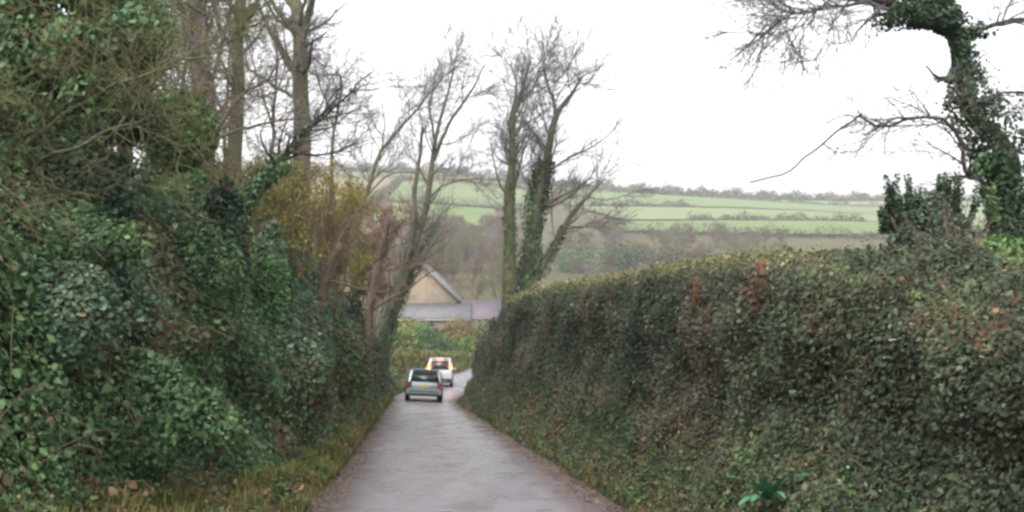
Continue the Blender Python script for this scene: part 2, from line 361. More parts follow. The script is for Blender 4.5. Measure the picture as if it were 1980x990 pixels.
def make_tree(name, label, limbs, trunk_mat, twig_mat, levels, seed, group=None, ivy=None, cat='tree', limb_mat=None, top_ivy=None, trunk_sides=9):
    """limbs: list of (points, r0, r1); first is the trunk. levels: list of dicts for sprout. ivy: list of (limb index, per_m, thick, size, palette, u0, u1)"""
    rs = np.random.default_rng(seed)
    base = limbs[0][0][0]
    t = thing(name, base, label, cat, group)
    ps, rd = [], []
    for pts, r0, r1 in limbs:
        p = spl(pts, 16); L_ = np.linalg.norm(np.diff(p, axis=0), axis=1).sum(); j = np.stack([np.convolve(rs.normal(0, 1, 18), [.25, .5, .25], 'valid') for _ in range(3)], 1) * np.minimum(np.arange(16), 3)[:, None] / 3 * L_ * (.006 if r0 > .12 else .011); p = p + j
        ps.append(p); rd.append(np.linspace(r0, r1, 16) ** 1.0)
    ps = np.array(ps); rd = np.array(rd)
    fl = rd.copy(); fl[0, :2] *= np.array([1.35, 1.12])
    mk('trunk', tubes('trunk', [(ps[:1], fl[:1])], trunk_sides), trunk_mat, t)
    for k in range(1, len(limbs)):
        mk('limb', tubes('limb', [(ps[k:k + 1], rd[k:k + 1])], 7), limb_mat or trunk_mat, t)
    big, fine = [], []
    cur = (ps, rd)
    for li, lv in enumerate(levels):
        lv = dict(lv); cnt = lv.pop('count'); src = lv.pop('src', None)
        if src is not None: cur = (ps[src], rd[src])
        cur = sprout(cur[0], cur[1], cnt, rs, **lv)
        (big if li == 0 else fine).append(cur)
    if big: tag(mk('branches', tubes('branches', big, 5), limb_mat or trunk_mat, t), kind='stuff')
    if fine: tag(mk('crown', tubes('crown', fine, 3, False), twig_mat, t), kind='stuff')
    if ivy:
        parts = []
        for li, per, th, sz, pal, u0, u1 in ivy:
            a, b = int(u0 * 15), max(int(u1 * 15), int(u0 * 15) + 1)
            parts.append(ivy_on(ps[li][a:b + 1], rd[li][a:b + 1], per, rs, th, sz, pal))
        pos, nr, sz, cl = [np.concatenate(x) for x in zip(*parts)]
        tag(mk('ivy', leaf_mesh('ivy', pos, nr, sz, cl, rs, hexa=base[1] < 18), LEAF, t), kind='stuff')
    return t

def shrub(name, label, c, rad, n, size, pal, seed, cat='shrub', group=None, mat=None, stems=9, stem_mat=None, hexa=True, up=.45, lump=.3, rough=.7, foot=None, clump=.7, shell=.4, yflat=None, twigs=0):
    rs = np.random.default_rng(seed); c = np.asarray(c, float); rad = np.asarray(rad, float)
    gz_ = float(ground_z(c[0], c[1])[0]) if foot is None else foot
    t = thing(name, (c[0], c[1] + rad[1] * .5, max(gz_, c[2] - rad[2] * 1.1)), label, cat, group)
    d = unit(rs.normal(size=(n, 3))); ln = noise(d * rad * 1.0 + seed, 1.1, seed) + .6 * noise(d * rad + seed, .45, seed + 2)
    r = (1 + lump * np.clip(ln, -1.2, 1.6) * .6) * (1 - shell * rs.random(n) ** 1.6)
    pos = c + d * rad * r[:, None]
    nr = unit(d / rad + rs.normal(0, rough, (n, 3)) / rad.mean() + np.array([0, 0, up]) / rad.mean())
    tag(mk('foliage', leaf_mesh('foliage', pos, nr, size * np.clip(np.exp(rs.normal(-.12, .36, n)), .4, 2.0), pick(pal, pos, rs, clump), rs, hexa), mat or LEAF, t), kind='stuff')
    b = np.array(t.location); P0, R0 = [], []
    for k in range(stems):
        e = c + unit(rs.normal(size=3) + np.array([0, 0, .6])) * rad * rs.uniform(.6, .98)
        m_ = (b + e) / 2 + rs.normal(0, .12, 3) * rad; P0.append(spl([b + rs.normal(0, .12, 3) * np.array([1, 1, 0]) * rad, m_, e], 8)); R0.append(np.linspace(.022, .006, 8))
    P0, R0 = np.array(P0), np.array(R0)
    mk('stems', tubes('stems', [(P0, R0)], 5), stem_mat or BARK_BROWN, t)
    if twigs:
        tw = sprout(P0, R0, twigs, rs, (.3, .9), t0=.4, up=.2, rmin=.004, jit=.25)
        tag(mk('twigs', tubes('twigs', [tw], 3, False), TWIG_BROWN, t), kind='stuff')
    return t

# ------------------------------------------------------------------ right-hand clipped hedge on its bank
HS = [0, 4, 5.5, 6.8, 9, 14.3, 20, 26, 30, 33, 36, 40, 48, 60, 90]; HT = [1.0, 1.1, 1.25, 1.42, 1.48, 1.27, .93, .6, .2, -.3, -.95, -1.75, -3.3, -4.9, -6.6]
def hedge_pt(s, v, rs=None, depth=0.0):
    """v in 0..1 up the road-side face, 1..1.3 over the top"""
    _, _, zr, hw = lane(s)
    H = np.interp(s, HS, HT) - zr
    vf = np.clip(v, 0, 1)
    u = hw + .3 * np.clip((s - 43) / 6, 0, 1) + np.interp(vf, [0, .08, .22, .4, .85, .95, 1], [.02, .2, .5, .72, .86, .98, 1.2]) + np.clip(v - 1, 0, 1) * 4.2
    h = np.where(v <= 1, H * np.interp(vf, [0, .08, .22, .9, .97, 1], [.0, .07, .22, .93, .985, 1.0]), H)
    p = lane_pt(s, u, h)
    bump = .11 * noise(p, .9, 1) + .06 * noise(p, .3, 4)
    _, n2, _, _ = lane(s)
    p[..., :2] -= n2 * (bump * np.clip(vf * 4, .2, 1) * (v < 1.02) - depth)[..., None]
    p[..., 2] += np.where(v > .95, np.interp(s, [7, 9], [.13, .05]) * noise(p, .8, 9) - depth, 0)
    return p
def hedge_block(name, label, s0, s1, n, seed, pal, top_pal, lo=.035, hi=.07):
    rs = np.random.default_rng(seed)
    c0, _, z0, _ = lane(np.array([(s0 + s1) / 2]))
    t = thing(name, lane_pt(np.array([(s0 + s1) / 2]), np.array([2.6]), np.array([.6]))[0], label, 'hedge')
    # inner growth
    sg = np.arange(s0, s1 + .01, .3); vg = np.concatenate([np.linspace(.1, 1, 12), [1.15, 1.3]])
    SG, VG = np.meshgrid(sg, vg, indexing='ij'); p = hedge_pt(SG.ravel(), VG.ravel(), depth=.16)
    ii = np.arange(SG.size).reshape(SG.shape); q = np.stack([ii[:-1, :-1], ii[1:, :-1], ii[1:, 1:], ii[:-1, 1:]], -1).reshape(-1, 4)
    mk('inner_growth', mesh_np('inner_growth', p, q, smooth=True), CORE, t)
    # leaves: density falls with distance, size grows
    tt = rs.random(n); a = max(s0, 3.0) + 2; b = s1 + 2
    s = np.clip(1 / (1 / a + (1 / b - 1 / a) * tt) - 2, s0, s1)
    v = rs.random(n) ** .95 * 1.12
    sz = np.interp(s, [3, 12, 40], [lo, lo * 1.35, hi]) * np.clip(np.exp(rs.normal(-.1, .36, n)), .4, 2.0)
    p = hedge_pt(s, v); _, nn_, _, _ = lane(s)
    p = p + rs.normal(0, .045, p.shape) + np.concatenate([nn_ * (rs.random(n) ** 2 * .08)[:, None], np.zeros((n, 1))], 1)
    out = np.concatenate([-nn_ * np.where(v < 1, 1, .2)[:, None], np.where(v < 1, .85, 1.)[:, None]], 1)
    nr = unit(out + rs.normal(0, .55, (n, 3)))
    cl = pick(pal, p, rs, 1.2)
    tp = (v > .90) & (rs.random(n) < np.interp(v, [.90, .97, 1], [.1, .7, .92])); cl[tp] = pick(top_pal, p[tp], rs, .8)  # leaves near the top tinted paler, a painted lit edge
    lowv = (v < .42) & (rs.random(n) < np.interp(v, [.2, .42], [.6, .1])); cl[lowv] = pick(BRAMBLE + IVY if s0 < 8 else BRAMBLE, p[lowv], rs, .8)
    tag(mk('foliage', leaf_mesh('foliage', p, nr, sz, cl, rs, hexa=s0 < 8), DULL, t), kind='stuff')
    # clipped twig ends poking out
    m = int(n * .007); s = np.clip(1 / (1 / a + (1 / b - 1 / a) * rs.random(m)) - 2, s0, s1); v = rs.uniform(.3, 1.05, m)
    p0 = hedge_pt(s, v, depth=.1); _, n3, _, _ = lane(s)
    d = unit(np.concatenate([-n3, np.full((m, 1), .9)], 1) + rs.normal(0, .9, (m, 3))) * rs.uniform(.08, .22, (m, 1))
    pp = np.stack([p0, p0 + d * .5 + rs.normal(0, .012, (m, 3)), p0 + d], 1); rr = np.tile(np.array([.005, .004, .003]), (m, 1)) * np.interp(s, [4, 30], [1, 2])[:, None]
    tag(mk('twigs', tubes('twigs', [(pp, rr)], 3, False), TWIG_BROWN, t), kind='stuff')
    return t
near_hedge = hedge_block('hedge', 'ragged near end of the hedge with ivy, bramble and cut stems, below the ivy-clad tree', 1.5, 8.6, 185000, 11, HEDGE_NEAR, HEDGE_NEAR, .027, .045)
far_hedge = hedge_block('hedge', 'long clipped dark hedge with a flat olive top running down beside the lane', 8.0, 62, 250000, 12, HEDGE, HEDGE_TOP, .028, .072)

# ------------------------------------------------------------------ left-hand overgrown bank
LS = [0, 5, 8, 11, 14, 20, 26, 34, 42, 50, 60]; LT = [3.3, 3.2, 3.0, 2.6, 2.0, 1.8, 1.4, .2, -1.2, -3.2, -5.2]
def left_pt(s, v, depth=0.0):
    _, n2, zr, hw = lane(s); H = np.interp(s, LS, LT) - zr
    verge = np.interp(s, [0, 8, 11, 15, 24, 40], [1.35, 1.15, .6, .35, .22, .15])
    u = -(hw + verge + np.interp(v, [0, .1, .3, .7, 1, 1.25], [-.1, .15, .4, .75, 1.3, 3.2]) * np.interp(s, [0, 20, 50], [1, 1, .7]))
    h = np.interp(verge, [.15, 1.35], [.03, .45]) + (H - .4) * np.minimum(v, 1)
    p = lane_pt(s, u, h)
    b = .24 * noise(p, 1.9, 2) + .12 * noise(p, .7, 5) + .05 * noise(p, .28, 7)
    p[..., :2] += n2 * (b * np.clip(v * 5, .15, 1) - depth)[..., None]
    p[..., 2] += np.where(v > .9, .3 * noise(p, 1.3, 8) - depth, 0)
    return p
def left_block(name, label, s0, s1, n, seed, pal, lo, hi, hexa):
    rs = np.random.default_rng(seed)
    t = thing(name, lane_pt(np.array([(s0 + s1) / 2]), np.array([-3.2]), np.array([.8]))[0], label, 'hedge')
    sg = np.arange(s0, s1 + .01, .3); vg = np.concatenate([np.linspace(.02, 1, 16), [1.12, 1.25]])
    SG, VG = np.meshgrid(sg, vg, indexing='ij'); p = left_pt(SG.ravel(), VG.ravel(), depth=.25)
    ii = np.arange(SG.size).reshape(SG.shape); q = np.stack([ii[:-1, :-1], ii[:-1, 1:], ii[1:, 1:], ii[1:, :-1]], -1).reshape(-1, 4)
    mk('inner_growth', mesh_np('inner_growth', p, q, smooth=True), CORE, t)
    a = max(s0, 3.) + 2; b = s1 + 2
    s = np.clip(1 / (1 / a + (1 / b - 1 / a) * rs.random(n)) - 2, s0, s1); v = rs.random(n) * 1.15
    p = left_pt(s, v); _, nn_, _, _ = lane(s)
    keep = noise(p, .8, 21) + .5 * noise(p, .3, 23) < rs.uniform(.7, 1.6, n)          # thin patches show the dark interior
    s, v, p, nn_ = s[keep], v[keep], p[keep], nn_[keep]; n = len(s)
    sz = np.interp(s, [3, 12, 45], [lo, lo * 1.25, hi]) * np.clip(np.exp(rs.normal(-.12, .38, n)), .4, 2.0)
    p = p + rs.normal(0, .06, p.shape) - np.concatenate([nn_ * (rs.random(n) ** 2 * .25)[:, None], np.zeros((n, 1))], 1)
    nr = unit(np.concatenate([nn_, np.full((n, 1), .55)], 1) + rs.normal(0, .5, (n, 3)))
    cl = pick(pal, p, rs, 1.6)
    bl = noise(p, 1.3, 31) > .75; cl[bl] = pick(BRAMBLE, p[bl], rs, .7)
    b2 = noise(p, 1.7, 35) > .7; cl[b2] = pick(IVY_BLUE, p[b2], rs, .7)
    tag(mk('foliage', leaf_mesh('foliage', p, nr, sz, cl, rs, hexa), LEAF, t), kind='stuff')
    m = int(n * .0028); s = rs.uniform(s0, s1, m); v = rs.uniform(.05, 1.1, m); p0 = left_pt(s, v, depth=.1); _, n3, _, _ = lane(s)
    d = unit(np.concatenate([n3 * .8, np.full((m, 1), .5)], 1) + rs.normal(0, .7, (m, 3))); L = rs.uniform(.2, .8, (m, 1))
    pp = np.stack([p0, p0 + d * L * .4, p0 + d * L * .75 - np.array([0, 0, .04]), p0 + d * L - np.array([0, 0, .14])], 1) + rs.normal(0, .02, (m, 4, 3))
    tag(mk('stems', tubes('stems', [(pp, np.tile(np.array([.005, .0045, .004, .003]), (m, 1)) * np.interp(s, [4, 30], [1, 2])[:, None])], 3, False), TWIG_BROWN, t), kind='stuff')
    return t
left_block('overgrown_hedge', 'tall overgrown hedge bank smothered in dark glossy ivy beside the grass verge', 1.0, 13.2, 210000, 21, IVY, .041, .07, True)
left_block('overgrown_hedge', 'ivy-hung hedge bank below the mossy scrub, behind the leaning ivy tree', 13.0, 29, 110000, 22, IVY, .045, .08, False)
left_block('overgrown_hedge', 'low ivy bank at the foot of the leaning roadside trees by the cars', 28.8, 58, 46000, 23, BRAMBLE + IVY, .06, .11, False)

# clumps standing proud of the left bank
CL_G = 'shrubs clumped on the overgrown bank'
def left_d(px, py):                      # distance at which the view ray meets the left growth
    for d in np.arange(4, 50, .1):
        p = P(px, py, d); s_ = np.interp(d, CL[:, 1], S); z0, z1 = left_pt(np.array([s_, s_]), np.array([0., 1.]))[:, 2]
        v = np.clip((p[2] - z0) / max(z1 - z0, .1), 0, 1.2); q = left_pt(np.array([s_]), np.array([v]))[0]
        if p[0] <= q[0]: return d
    return 30.
def bush(label, px, py, d, rpx, rpy, n, size, pal, seed, name='ivy_shrub', **k):
    d = left_d(px, py) if py > 300 else d
    rad = np.array([rpx / F * d, min(rpx, rpy) / F * d * .6, rpy / F * d]); d = d + rad[1] * .6
    return shrub(name, label, P(px, py, d), rad, n, size, pal, seed, group=CL_G, **k)
bush('blue-green ivy clump low on the bank, left of a dark gap', 70, 620, 6.0, 150, 100, 8100, 0.043, IVY_BLUE, 101, lump=.45)
bush('blue-green ivy clump high on the bank under bare mossy branches', 130, 345, 7.2, 170, 95, 9450, 0.045, IVY_BLUE, 102, lump=.45)
bush('dark ivy clump at the foot of the bank above the grass verge', 210, 800, 7.6, 230, 130, 14850, 0.043, IVY, 103, lump=.4)
bush('mid-green ivy clump bulging from the bank beside a bramble patch', 380, 560, 9.6, 110, 110, 8775, 0.049, IVY, 104, lump=.45)
bush('bright green holly-like clump below the ivy-wrapped trunk', 345, 255, 10.4, 62, 62, 5670, 0.053, IVY_BRIGHT, 105, name='holly_shrub', lump=.4)
bush('fresh green leafy clump hanging under the bright holly-like clump', 330, 355, 9.8, 66, 70, 5670, 0.053, IVY_BRIGHT + IVY, 106, name='holly_shrub', lump=.4)
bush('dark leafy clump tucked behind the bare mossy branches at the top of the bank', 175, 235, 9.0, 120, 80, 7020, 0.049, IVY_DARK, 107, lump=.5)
bush('olive bramble clump with brown leaves midway up the bank', 250, 660, 8.2, 130, 60, 5670, 0.045, BRAMBLE, 108, name='bramble', lump=.5, twigs=120)
bush('pale green ivy curtain hanging beside the leaning ivy tree', 520, 560, 15.0, 48, 130, 7020, 0.057, IVY_BRIGHT + IVY_BLUE, 109, lump=.35)
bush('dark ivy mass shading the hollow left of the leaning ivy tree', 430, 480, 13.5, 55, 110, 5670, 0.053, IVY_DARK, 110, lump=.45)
bush('grey-green ivy shrub under the yellow mossy scrub', 620, 480, 20.5, 65, 62, 6480, 0.070, IVY_BLUE, 111, lump=.4)
bush('bramble tangle beside the road edge below the ivy curtain', 560, 740, 12.5, 95, 95, 8100, 0.049, BRAMBLE + IVY_BLUE, 112, name='bramble', lump=.4, twigs=150)
bush('leafy bramble at the lane edge below the reddish stems', 655, 690, 19, 55, 85, 6075, 0.061, IVY + BRAMBLE, 113, name='bramble', lump=.4, twigs=100)
bush('rounded dark green ivy mound on the bank beneath the blue-green clumps', 130, 470, 6.8, 150, 70, 8370, 0.045, IVY, 114, lump=.5)

bush('dark ivy cushion on the old leafy trunk', 105, 120, 9.2, 95, 75, 5670, 0.045, IVY_DARK + IVY, 115, lump=.8, stems=4)
bush('fresh green ivy head topping the old leafy trunk', 215, 55, 9.0, 75, 60, 4320, 0.045, IVY_BRIGHT + IVY, 116, lump=.8, stems=4)
bush('mid-green ivy tuft near the edge of the old leafy trunk', 35, 225, 8.8, 85, 70, 4860, 0.045, IVY, 117, lump=.8, stems=4)
bush('dark ivy mass added behind the old leafy trunk', 150, 140, 13.5, 150, 110, 6000, .07, IVY_DARK + IVY, 119, lump=.7, stems=4)  # added dark backing foliage, closes white sky gaps in the crown
# ------------------------------------------------------------------ trees, left bank
def gnd(px, d):                         # ground point under a photo column at distance d
    x = (px - 990) / F * d
    return np.array([x, d, float(ground_z(x, d)[0]) - .1])
LV = lambda a, b, c, **k: [dict(count=int(a * .8), length=(.7, 2.4), angle=(35, 80), t0=.3, up=.10, jit=.17, n=8, rscale=.3, rmin=.014, **k),
                           dict(count=int(b * .6), length=(.4, 1.3), angle=(30, 75), t0=.2, up=.05, jit=.2, n=6, rscale=.5, rmin=.009, **k),
                           dict(count=int(c * .6), length=(.2, .7), angle=(30, 70), t0=.1, up=.03, jit=.22, n=5, rscale=.55, rmin=.006, **k)]
LVN = lambda a, b, c: [dict(count=a, length=(.5, 1.5), angle=(30, 75), t0=.2, up=.02, jit=.16, n=8, rscale=.22, rmin=.006, wind=(.05, 0, .0)),
                       dict(count=b, length=(.3, .9), angle=(30, 75), t0=.15, up=.02, jit=.2, n=6, rscale=.5, rmin=.004), dict(count=c, length=(.15, .5), angle=(30, 70), t0=.1, up=.0, jit=.2, n=5, rscale=.55, rmin=.003)]
BANKTREES = 'bare trees on the left bank'
make_tree('bare_tree', 'tall mossy trunk forking high up, above the yellow scrub', [
    ([gnd(578, 26), P(580, 330, 26), P(582, 180, 26), P(577, 70, 26), P(566, 0, 26), P(550, -90, 26.5), P(535, -200, 27)], .27, .1),
    ([P(579, 90, 26), P(592, 40, 25.8), P(601, 0, 25.5), P(606, -80, 25), P(620, -180, 25)], .12, .05),
    ([P(580, 155, 26), P(555, 120, 26.3), P(520, 60, 26.6), P(500, 10, 27), P(470, -60, 27)], .09, .03),
    ([P(578, 60, 26), P(540, 20, 27), P(505, -40, 27)], .07, .03)],
    BARK_OLIVE, TWIG_GREY, LV(46, 420, 1500), 201, BANKTREES)
make_tree('bare_tree', 'straight mossy trunk standing between two thicker trunks on the bank', [
    ([gnd(470, 22), P(452, 330, 22), P(455, 180, 22), P(462, 60, 22), P(466, -20, 22), P(468, -160, 22)], .19, .10),
    ([P(458, 110, 22), P(430, 60, 22.3), P(415, 0, 22.5), P(400, -80, 22.5)], .07, .03),
    ([P(462, 60, 22), P(490, 20, 21.6), P(505, -40, 21.5)], .06, .03)],
    BARK_OLIVE, TWIG_OLIVE, LV(44, 420, 1500), 202, BANKTREES)
make_tree('bare_tree', 'thick brown trunk rising behind the bright holly-like clump', [
    ([gnd(385, 20), P(392, 300, 20), P(392, 180, 20), P(386, 60, 20), P(390, -30, 20), P(398, -160, 20)], .26, .14),
    ([P(388, 70, 20), P(355, 20, 19.6), P(320, -10, 19), P(260, -20, 18.5)], .09, .04),
    ([P(392, 200, 20), P(410, 150, 20), P(428, 90, 20.2), P(450, 10, 20.5)], .06, .03)],
    BARK_BROWN, TWIG_OLIVE, LV(44, 420, 1400), 203, BANKTREES)
make_tree('bare_tree', 'slender dark stem leaning right across the bare trunks', [
    ([gnd(350, 15), P(365, 350, 15), P(400, 300, 15), P(440, 225, 15), P(500, 165, 15.2), P(535, 120, 15.5)], .045, .015),
    ([P(415, 270, 15), P(480, 245, 15), P(540, 235, 15), P(590, 225, 15)], .03, .01)],
    BARK_BROWN, TWIG_BROWN, [dict(count=26, length=(.5, 1.2), up=.1, n=6, rscale=.5, rmin=.006), dict(count=160, length=(.2, .6), up=.1, n=5, rmin=.004)], 204, BANKTREES)
make_tree('leaning_tree', 'small ivy-wrapped tree leaning right over the bank', [
    ([gnd(455, 14), P(466, 470, 14), P(476, 395, 14), P(512, 335, 14), P(560, 285, 14), P(605, 240, 14), P(650, 185, 14)], .085, .018),
    ([P(555, 290, 14), P(590, 298, 13.8), P(640, 297, 13.5), P(690, 280, 13.2)], .025, .008),
    ([P(600, 245, 14), P(640, 215, 14), P(690, 165, 14), P(725, 130, 14)], .025, .007),
    ([P(590, 255, 14), P(640, 245, 14), P(680, 215, 14)], .02, .006)],
    BARK_DARK, TWIG_GREY, [dict(count=44, length=(.4, 1.3), t0=.5, up=.15, n=6, rscale=.5, rmin=.006, wind=(.3, 0, .1)), dict(count=520, length=(.2, .7), up=.1, n=5, rmin=.004, wind=(.2, 0, 0))], 205, None,
    ivy=[(0, 900, .13, .06, IVY, .05, .62), (0, 160, .05, .05, IVY, .6, .9), (2, 60, .1, .05, IVY_BLUE, .2, .8)])
make_tree('ivy_tree', 'dark ivy-wrapped trunk standing above the top of the bank', [
    ([gnd(235, 11), P(240, 330, 11), P(252, 220, 11), P(265, 130, 11), P(262, 60, 11), P(250, -30, 11.3), P(240, -120, 11.5)], .1, .05),
    ([P(258, 150, 11), P(300, 140, 10.6), P(345, 118, 10.4), P(410, 112, 10.3)], .035, .012),
    ([P(255, 200, 11), P(180, 205, 10.4), P(110, 230, 9.8), P(40, 260, 9.2)], .03, .01),
    ([P(263, 80, 11), P(300, 20, 11), P(350, 6, 11.2), P(400, 30, 11.4)], .035, .012)],
    BARK_GREEN, TWIG_OLIVE, LVN(44, 480, 1700), 206, None,
    ivy=[(0, 1100, .17, .06, IVY_DARK, .3, .66), (0, 500, .3, .06, IVY, .0, .4), (0, 300, .25, .06, IVY_BRIGHT, .55, .95)])
make_tree('ivy_tree', 'old leafy trunk hung with ivy and mossy arching branches by the verge', [
    ([gnd(30, 9), P(20, 330, 9), P(15, 200, 9), P(12, 60, 9), P(2, -60, 9), P(-10, -200, 9.3)], .14, .09),
    ([P(16, 150, 9), P(80, 90, 8.8), P(150, 70, 8.6), P(215, 60, 8.6), P(270, 20, 8.7)], .05, .02),
    ([P(14, 310, 9), P(90, 250, 8.5), P(170, 190, 8.2), P(260, 145, 8.0), P(340, 128, 8.0)], .03, .008),
    ([P(18, 350, 9), P(110, 300, 8.2), P(210, 250, 8.0), P(300, 215, 7.9)], .022, .007),
    ([P(10, 20, 9), P(90, 0, 8.8), P(180, -20, 8.8), P(260, -10, 8.9)], .04, .015)],
    BARK_GREEN, TWIG_OLIVE, LVN(60, 620, 2200), 207, None,
    ivy=[(0, 1100, .4, .065, IVY_DARK + IVY, .2, .95), (1, 1400, .34, .06, IVY, .1, 1.0), (1, 450, .3, .06, IVY_BRIGHT, .4, .9), (4, 1000, .3, .06, IVY, .1, .95), (2, 300, .2, .055, IVY, .1, .7)])
# more thin screen of bare stems between the trunks
for k, (px, d, lean, h, lab) in enumerate([(330, 16, 30, -60, 'thin bare sapling behind the ivy-wrapped trunk'), (425, 24, 25, -40, 'thin bare sapling between the brown trunk and the mossy trunk'),
                                      (520, 25, 20, 20, 'thin bare sapling just left of the forked mossy trunk'), (300, 19, -20, -80, 'grey bare sapling arching over the ivy-wrapped trunk'),
                                      (635, 28, 25, 150, 'short bare sapling right of the forked mossy trunk')]):
    make_tree('bare_sapling', lab, [([gnd(px, d), P(px + lean * .3, 300, d), P(px + lean * .7, 150, d), P(px + lean, h, d)], .06, .02),
              ([P(px + lean * .45, 250, d), P(px + lean * .2 - 25, 150, d), P(px - 50, 60, d)], .035, .01)],
              BARK_GREY, TWIG_GREY if k != 1 else TWIG_OLIVE, LV(30, 330, 1300), 220 + k, BANKTREES)

# yellow mossy scrub and red-brown bush: many-stemmed
def scrub(name, label, px, d, top, wpx, stems, seed, bark, twig, counts, spread=1., lens=((.5, 1.2), (.25, .7), (.15, .4)), cat='shrub', base=None, buds=None):
    rs = np.random.default_rng(seed); b = gnd(px, d) if base is None else base; limbs = []
    for k in range(stems):
        x = px + wpx * (k / max(stems - 1, 1) - .5) * spread + rs.normal(0, 6); e = P(x, top + abs(x - px) * .25 + rs.uniform(0, 35), d + rs.normal(0, .6))
        s_ = b + np.array([(x - px) / F * d * .45, rs.normal(0, .3), 0]); mid = s_ * .45 + e * .55 + rs.normal(0, .12, 3)
        limbs.append(([s_, mid, e], .04, .012))
    lv = [dict(count=c, length=l, angle=(20, 60), t0=t_, up=.25, jit=.2, n=6, rscale=.5, rmin=r_) for c, l, t_, r_ in zip(counts, lens, (.3, .15, .1), (.009, .006, .005))]
    t = make_tree(name, label, limbs, bark, twig, lv, seed, cat=cat)
    if buds:
        nb, szb, pal = buds; o = [c_ for c_ in t.children if c_.name.startswith('crown')][0].data
        co_ = np.empty(len(o.vertices) * 3, dtype=np.float32); o.vertices.foreach_get('co', co_); co_ = co_.reshape(-1, 3) + np.array(t.location)
        p_ = co_[rs.integers(0, len(co_), nb)] + rs.normal(0, .05, (nb, 3))
        tag(mk('buds', leaf_mesh('buds', p_, rs.normal(size=(nb, 3)) + np.array([0, -.2, .5]), szb * rs.uniform(.5, 1.4, nb), pick(pal, p_, rs, 1.), rs), DULL, t), kind='stuff')
    return t
scrub('mossy_scrub', 'dense yellow-olive mossy scrub on the bank below the forked trunk', 600, 24, 325, 200, 13, 301, BARK_OLIVE, TWIG_YELLOW, (170, 1500, 3200), buds=(9000, .065, [(3, (.20, .16, .045)), (3, (.27, .225, .07)), (2, (.18, .18, .055)), (1, (.11, .14, .045))]))
scrub('mossy_scrub', 'olive scrub thicket filling the bank behind the leaning ivy tree', 510, 19, 345, 130, 9, 302, BARK_OLIVE, TWIG_OLIVE, (110, 900, 2000), buds=(8000, .06, [(3, (.20, .16, .045)), (3, (.27, .225, .07)), (2, (.18, .18, .055)), (1, (.11, .14, .045))]))
scrub('mossy_scrub', 'olive-brown thicket under the straight mossy trunk', 420, 17, 300, 120, 8, 304, BARK_BROWN, TWIG_OLIVE, (90, 700, 1500), buds=(3500, .045, BRAMBLE))
scrub('red_brown_bush', 'twiggy red-brown bush beside the leaning roadside trees', 738, 44, 385, 100, 10, 303, BARK_BROWN, TWIG_RED, (120, 1200, 3000), base=gnd(705, 44), buds=(11000, .09, [(3, (.23, .145, .11)), (2, (.30, .205, .16)), (1, (.19, .15, .105))]))

# roadside leaning trees (left), pale and reddish stems
LVG = lambda a, b, c, w_=(.22, 0, .12): [dict(count=int(a * .6), length=(1.3, 3.6), angle=(30, 72), t0=.35, up=.10, jit=.15, n=8, rscale=.3, rmin=.02, wind=[.55 * q for q in w_]),
                                       dict(count=int(b * .62), length=(.6, 1.7), angle=(25, 65), t0=.15, up=.06, jit=.18, n=6, rscale=.5, rmin=.0105, wind=[.4 * q for q in w_]),
                                       dict(count=int(c * .95), length=(.3, .9), angle=(25, 60), t0=.1, up=.06, jit=.2, n=5, rscale=.55, rmin=.0072, wind=[.4 * q for q in w_])]
make_tree('leaning_tree', 'tall bare ivy-footed tree leaning right beside the cars', [
    ([gnd(722, 41), P(738, 640, 41), P(765, 575, 41), P(792, 500, 41), P(818, 410, 41), P(835, 320, 41), P(850, 240, 41), P(880, 130, 41)], .26, .04),
    ([P(785, 520, 41), P(800, 440, 40.5), P(806, 340, 40.3), P(818, 245, 40)], .13, .06),
    ([P(838, 310, 41), P(870, 240, 41), P(910, 180, 41), P(938, 125, 41)], .09, .025),
    ([P(820, 400, 41), P(850, 365, 41), P(900, 345, 41), P(955, 350, 41)], .05, .015),
    ([P(842, 280, 41), P(832, 210, 41), P(842, 140, 41)], .07, .02)],
    BARK_GREY, TWIG_GREY, LVG(75, 700, 3000), 401, ivy=[(0, 260, .07, .10, IVY_DARK, .05, .45), (0, 60, .06, .09, IVY_DARK, .4, .6), (1, 70, .05, .09, IVY_DARK, 0, .4)])
make_tree('leaning_tree', 'slender bare stem arching right out of the red-brown bush', [
    ([gnd(640, 33), P(668, 440, 33), P(705, 385, 33), P(735, 310, 33), P(770, 250, 33), P(815, 195, 33), P(850, 155, 33)], .1, .02),
    ([P(735, 310, 33), P(742, 250, 33), P(740, 190, 33)], .035, .01),
    ([P(690, 410, 33), P(740, 345, 33), P(800, 335, 33), P(850, 345, 33)], .035, .01)],
    BARK_OLIVE, TWIG_GREY, LVG(30, 260, 900, (.12, 0, .1)), 402)
for k, (pts, d, r, mt, lab, iv) in enumerate([
    ([(600, 700), (612, 620), (630, 540), (660, 470)], 20, .16, BARK_BROWN, 'reddish leaning stem half hidden in the ivy bank', None),
    ([(700, 740), (712, 640), (722, 560), (740, 480), (750, 420)], 35, .2, BARK_BROWN, 'pinkish-brown stem beside the ivy-footed leaning tree', None),
    ([(675, 690), (685, 600), (697, 520), (705, 450)], 28, .15, BARK_DARK, 'dark ivy-clad post-like trunk at the lane edge', IVY_DARK),
    ([(735, 730), (752, 640), (790, 545), (820, 470), (850, 430)], 46, .2, BARK_GREEN, 'green ivy-clad trunk standing closest to the silver-blue hatchback', IVY),
    ([(566, 560), (562, 500), (548, 440), (538, 395)], 21, .08, BARK_OLIVE, 'mossy crooked stem in the ivy below the scrub', None)]):
    make_tree('roadside_stem', lab, [([gnd(pts[0][0], d)] + [P(x, y, d) for x, y in pts[1:]], r, r * .45)], mt, TWIG_BROWN,
              LVG(12, 110, 300, (.05, 0, .1)), 410 + k, ivy=[(0, 350, .16, .1, iv, .1, .95)] if iv else None)

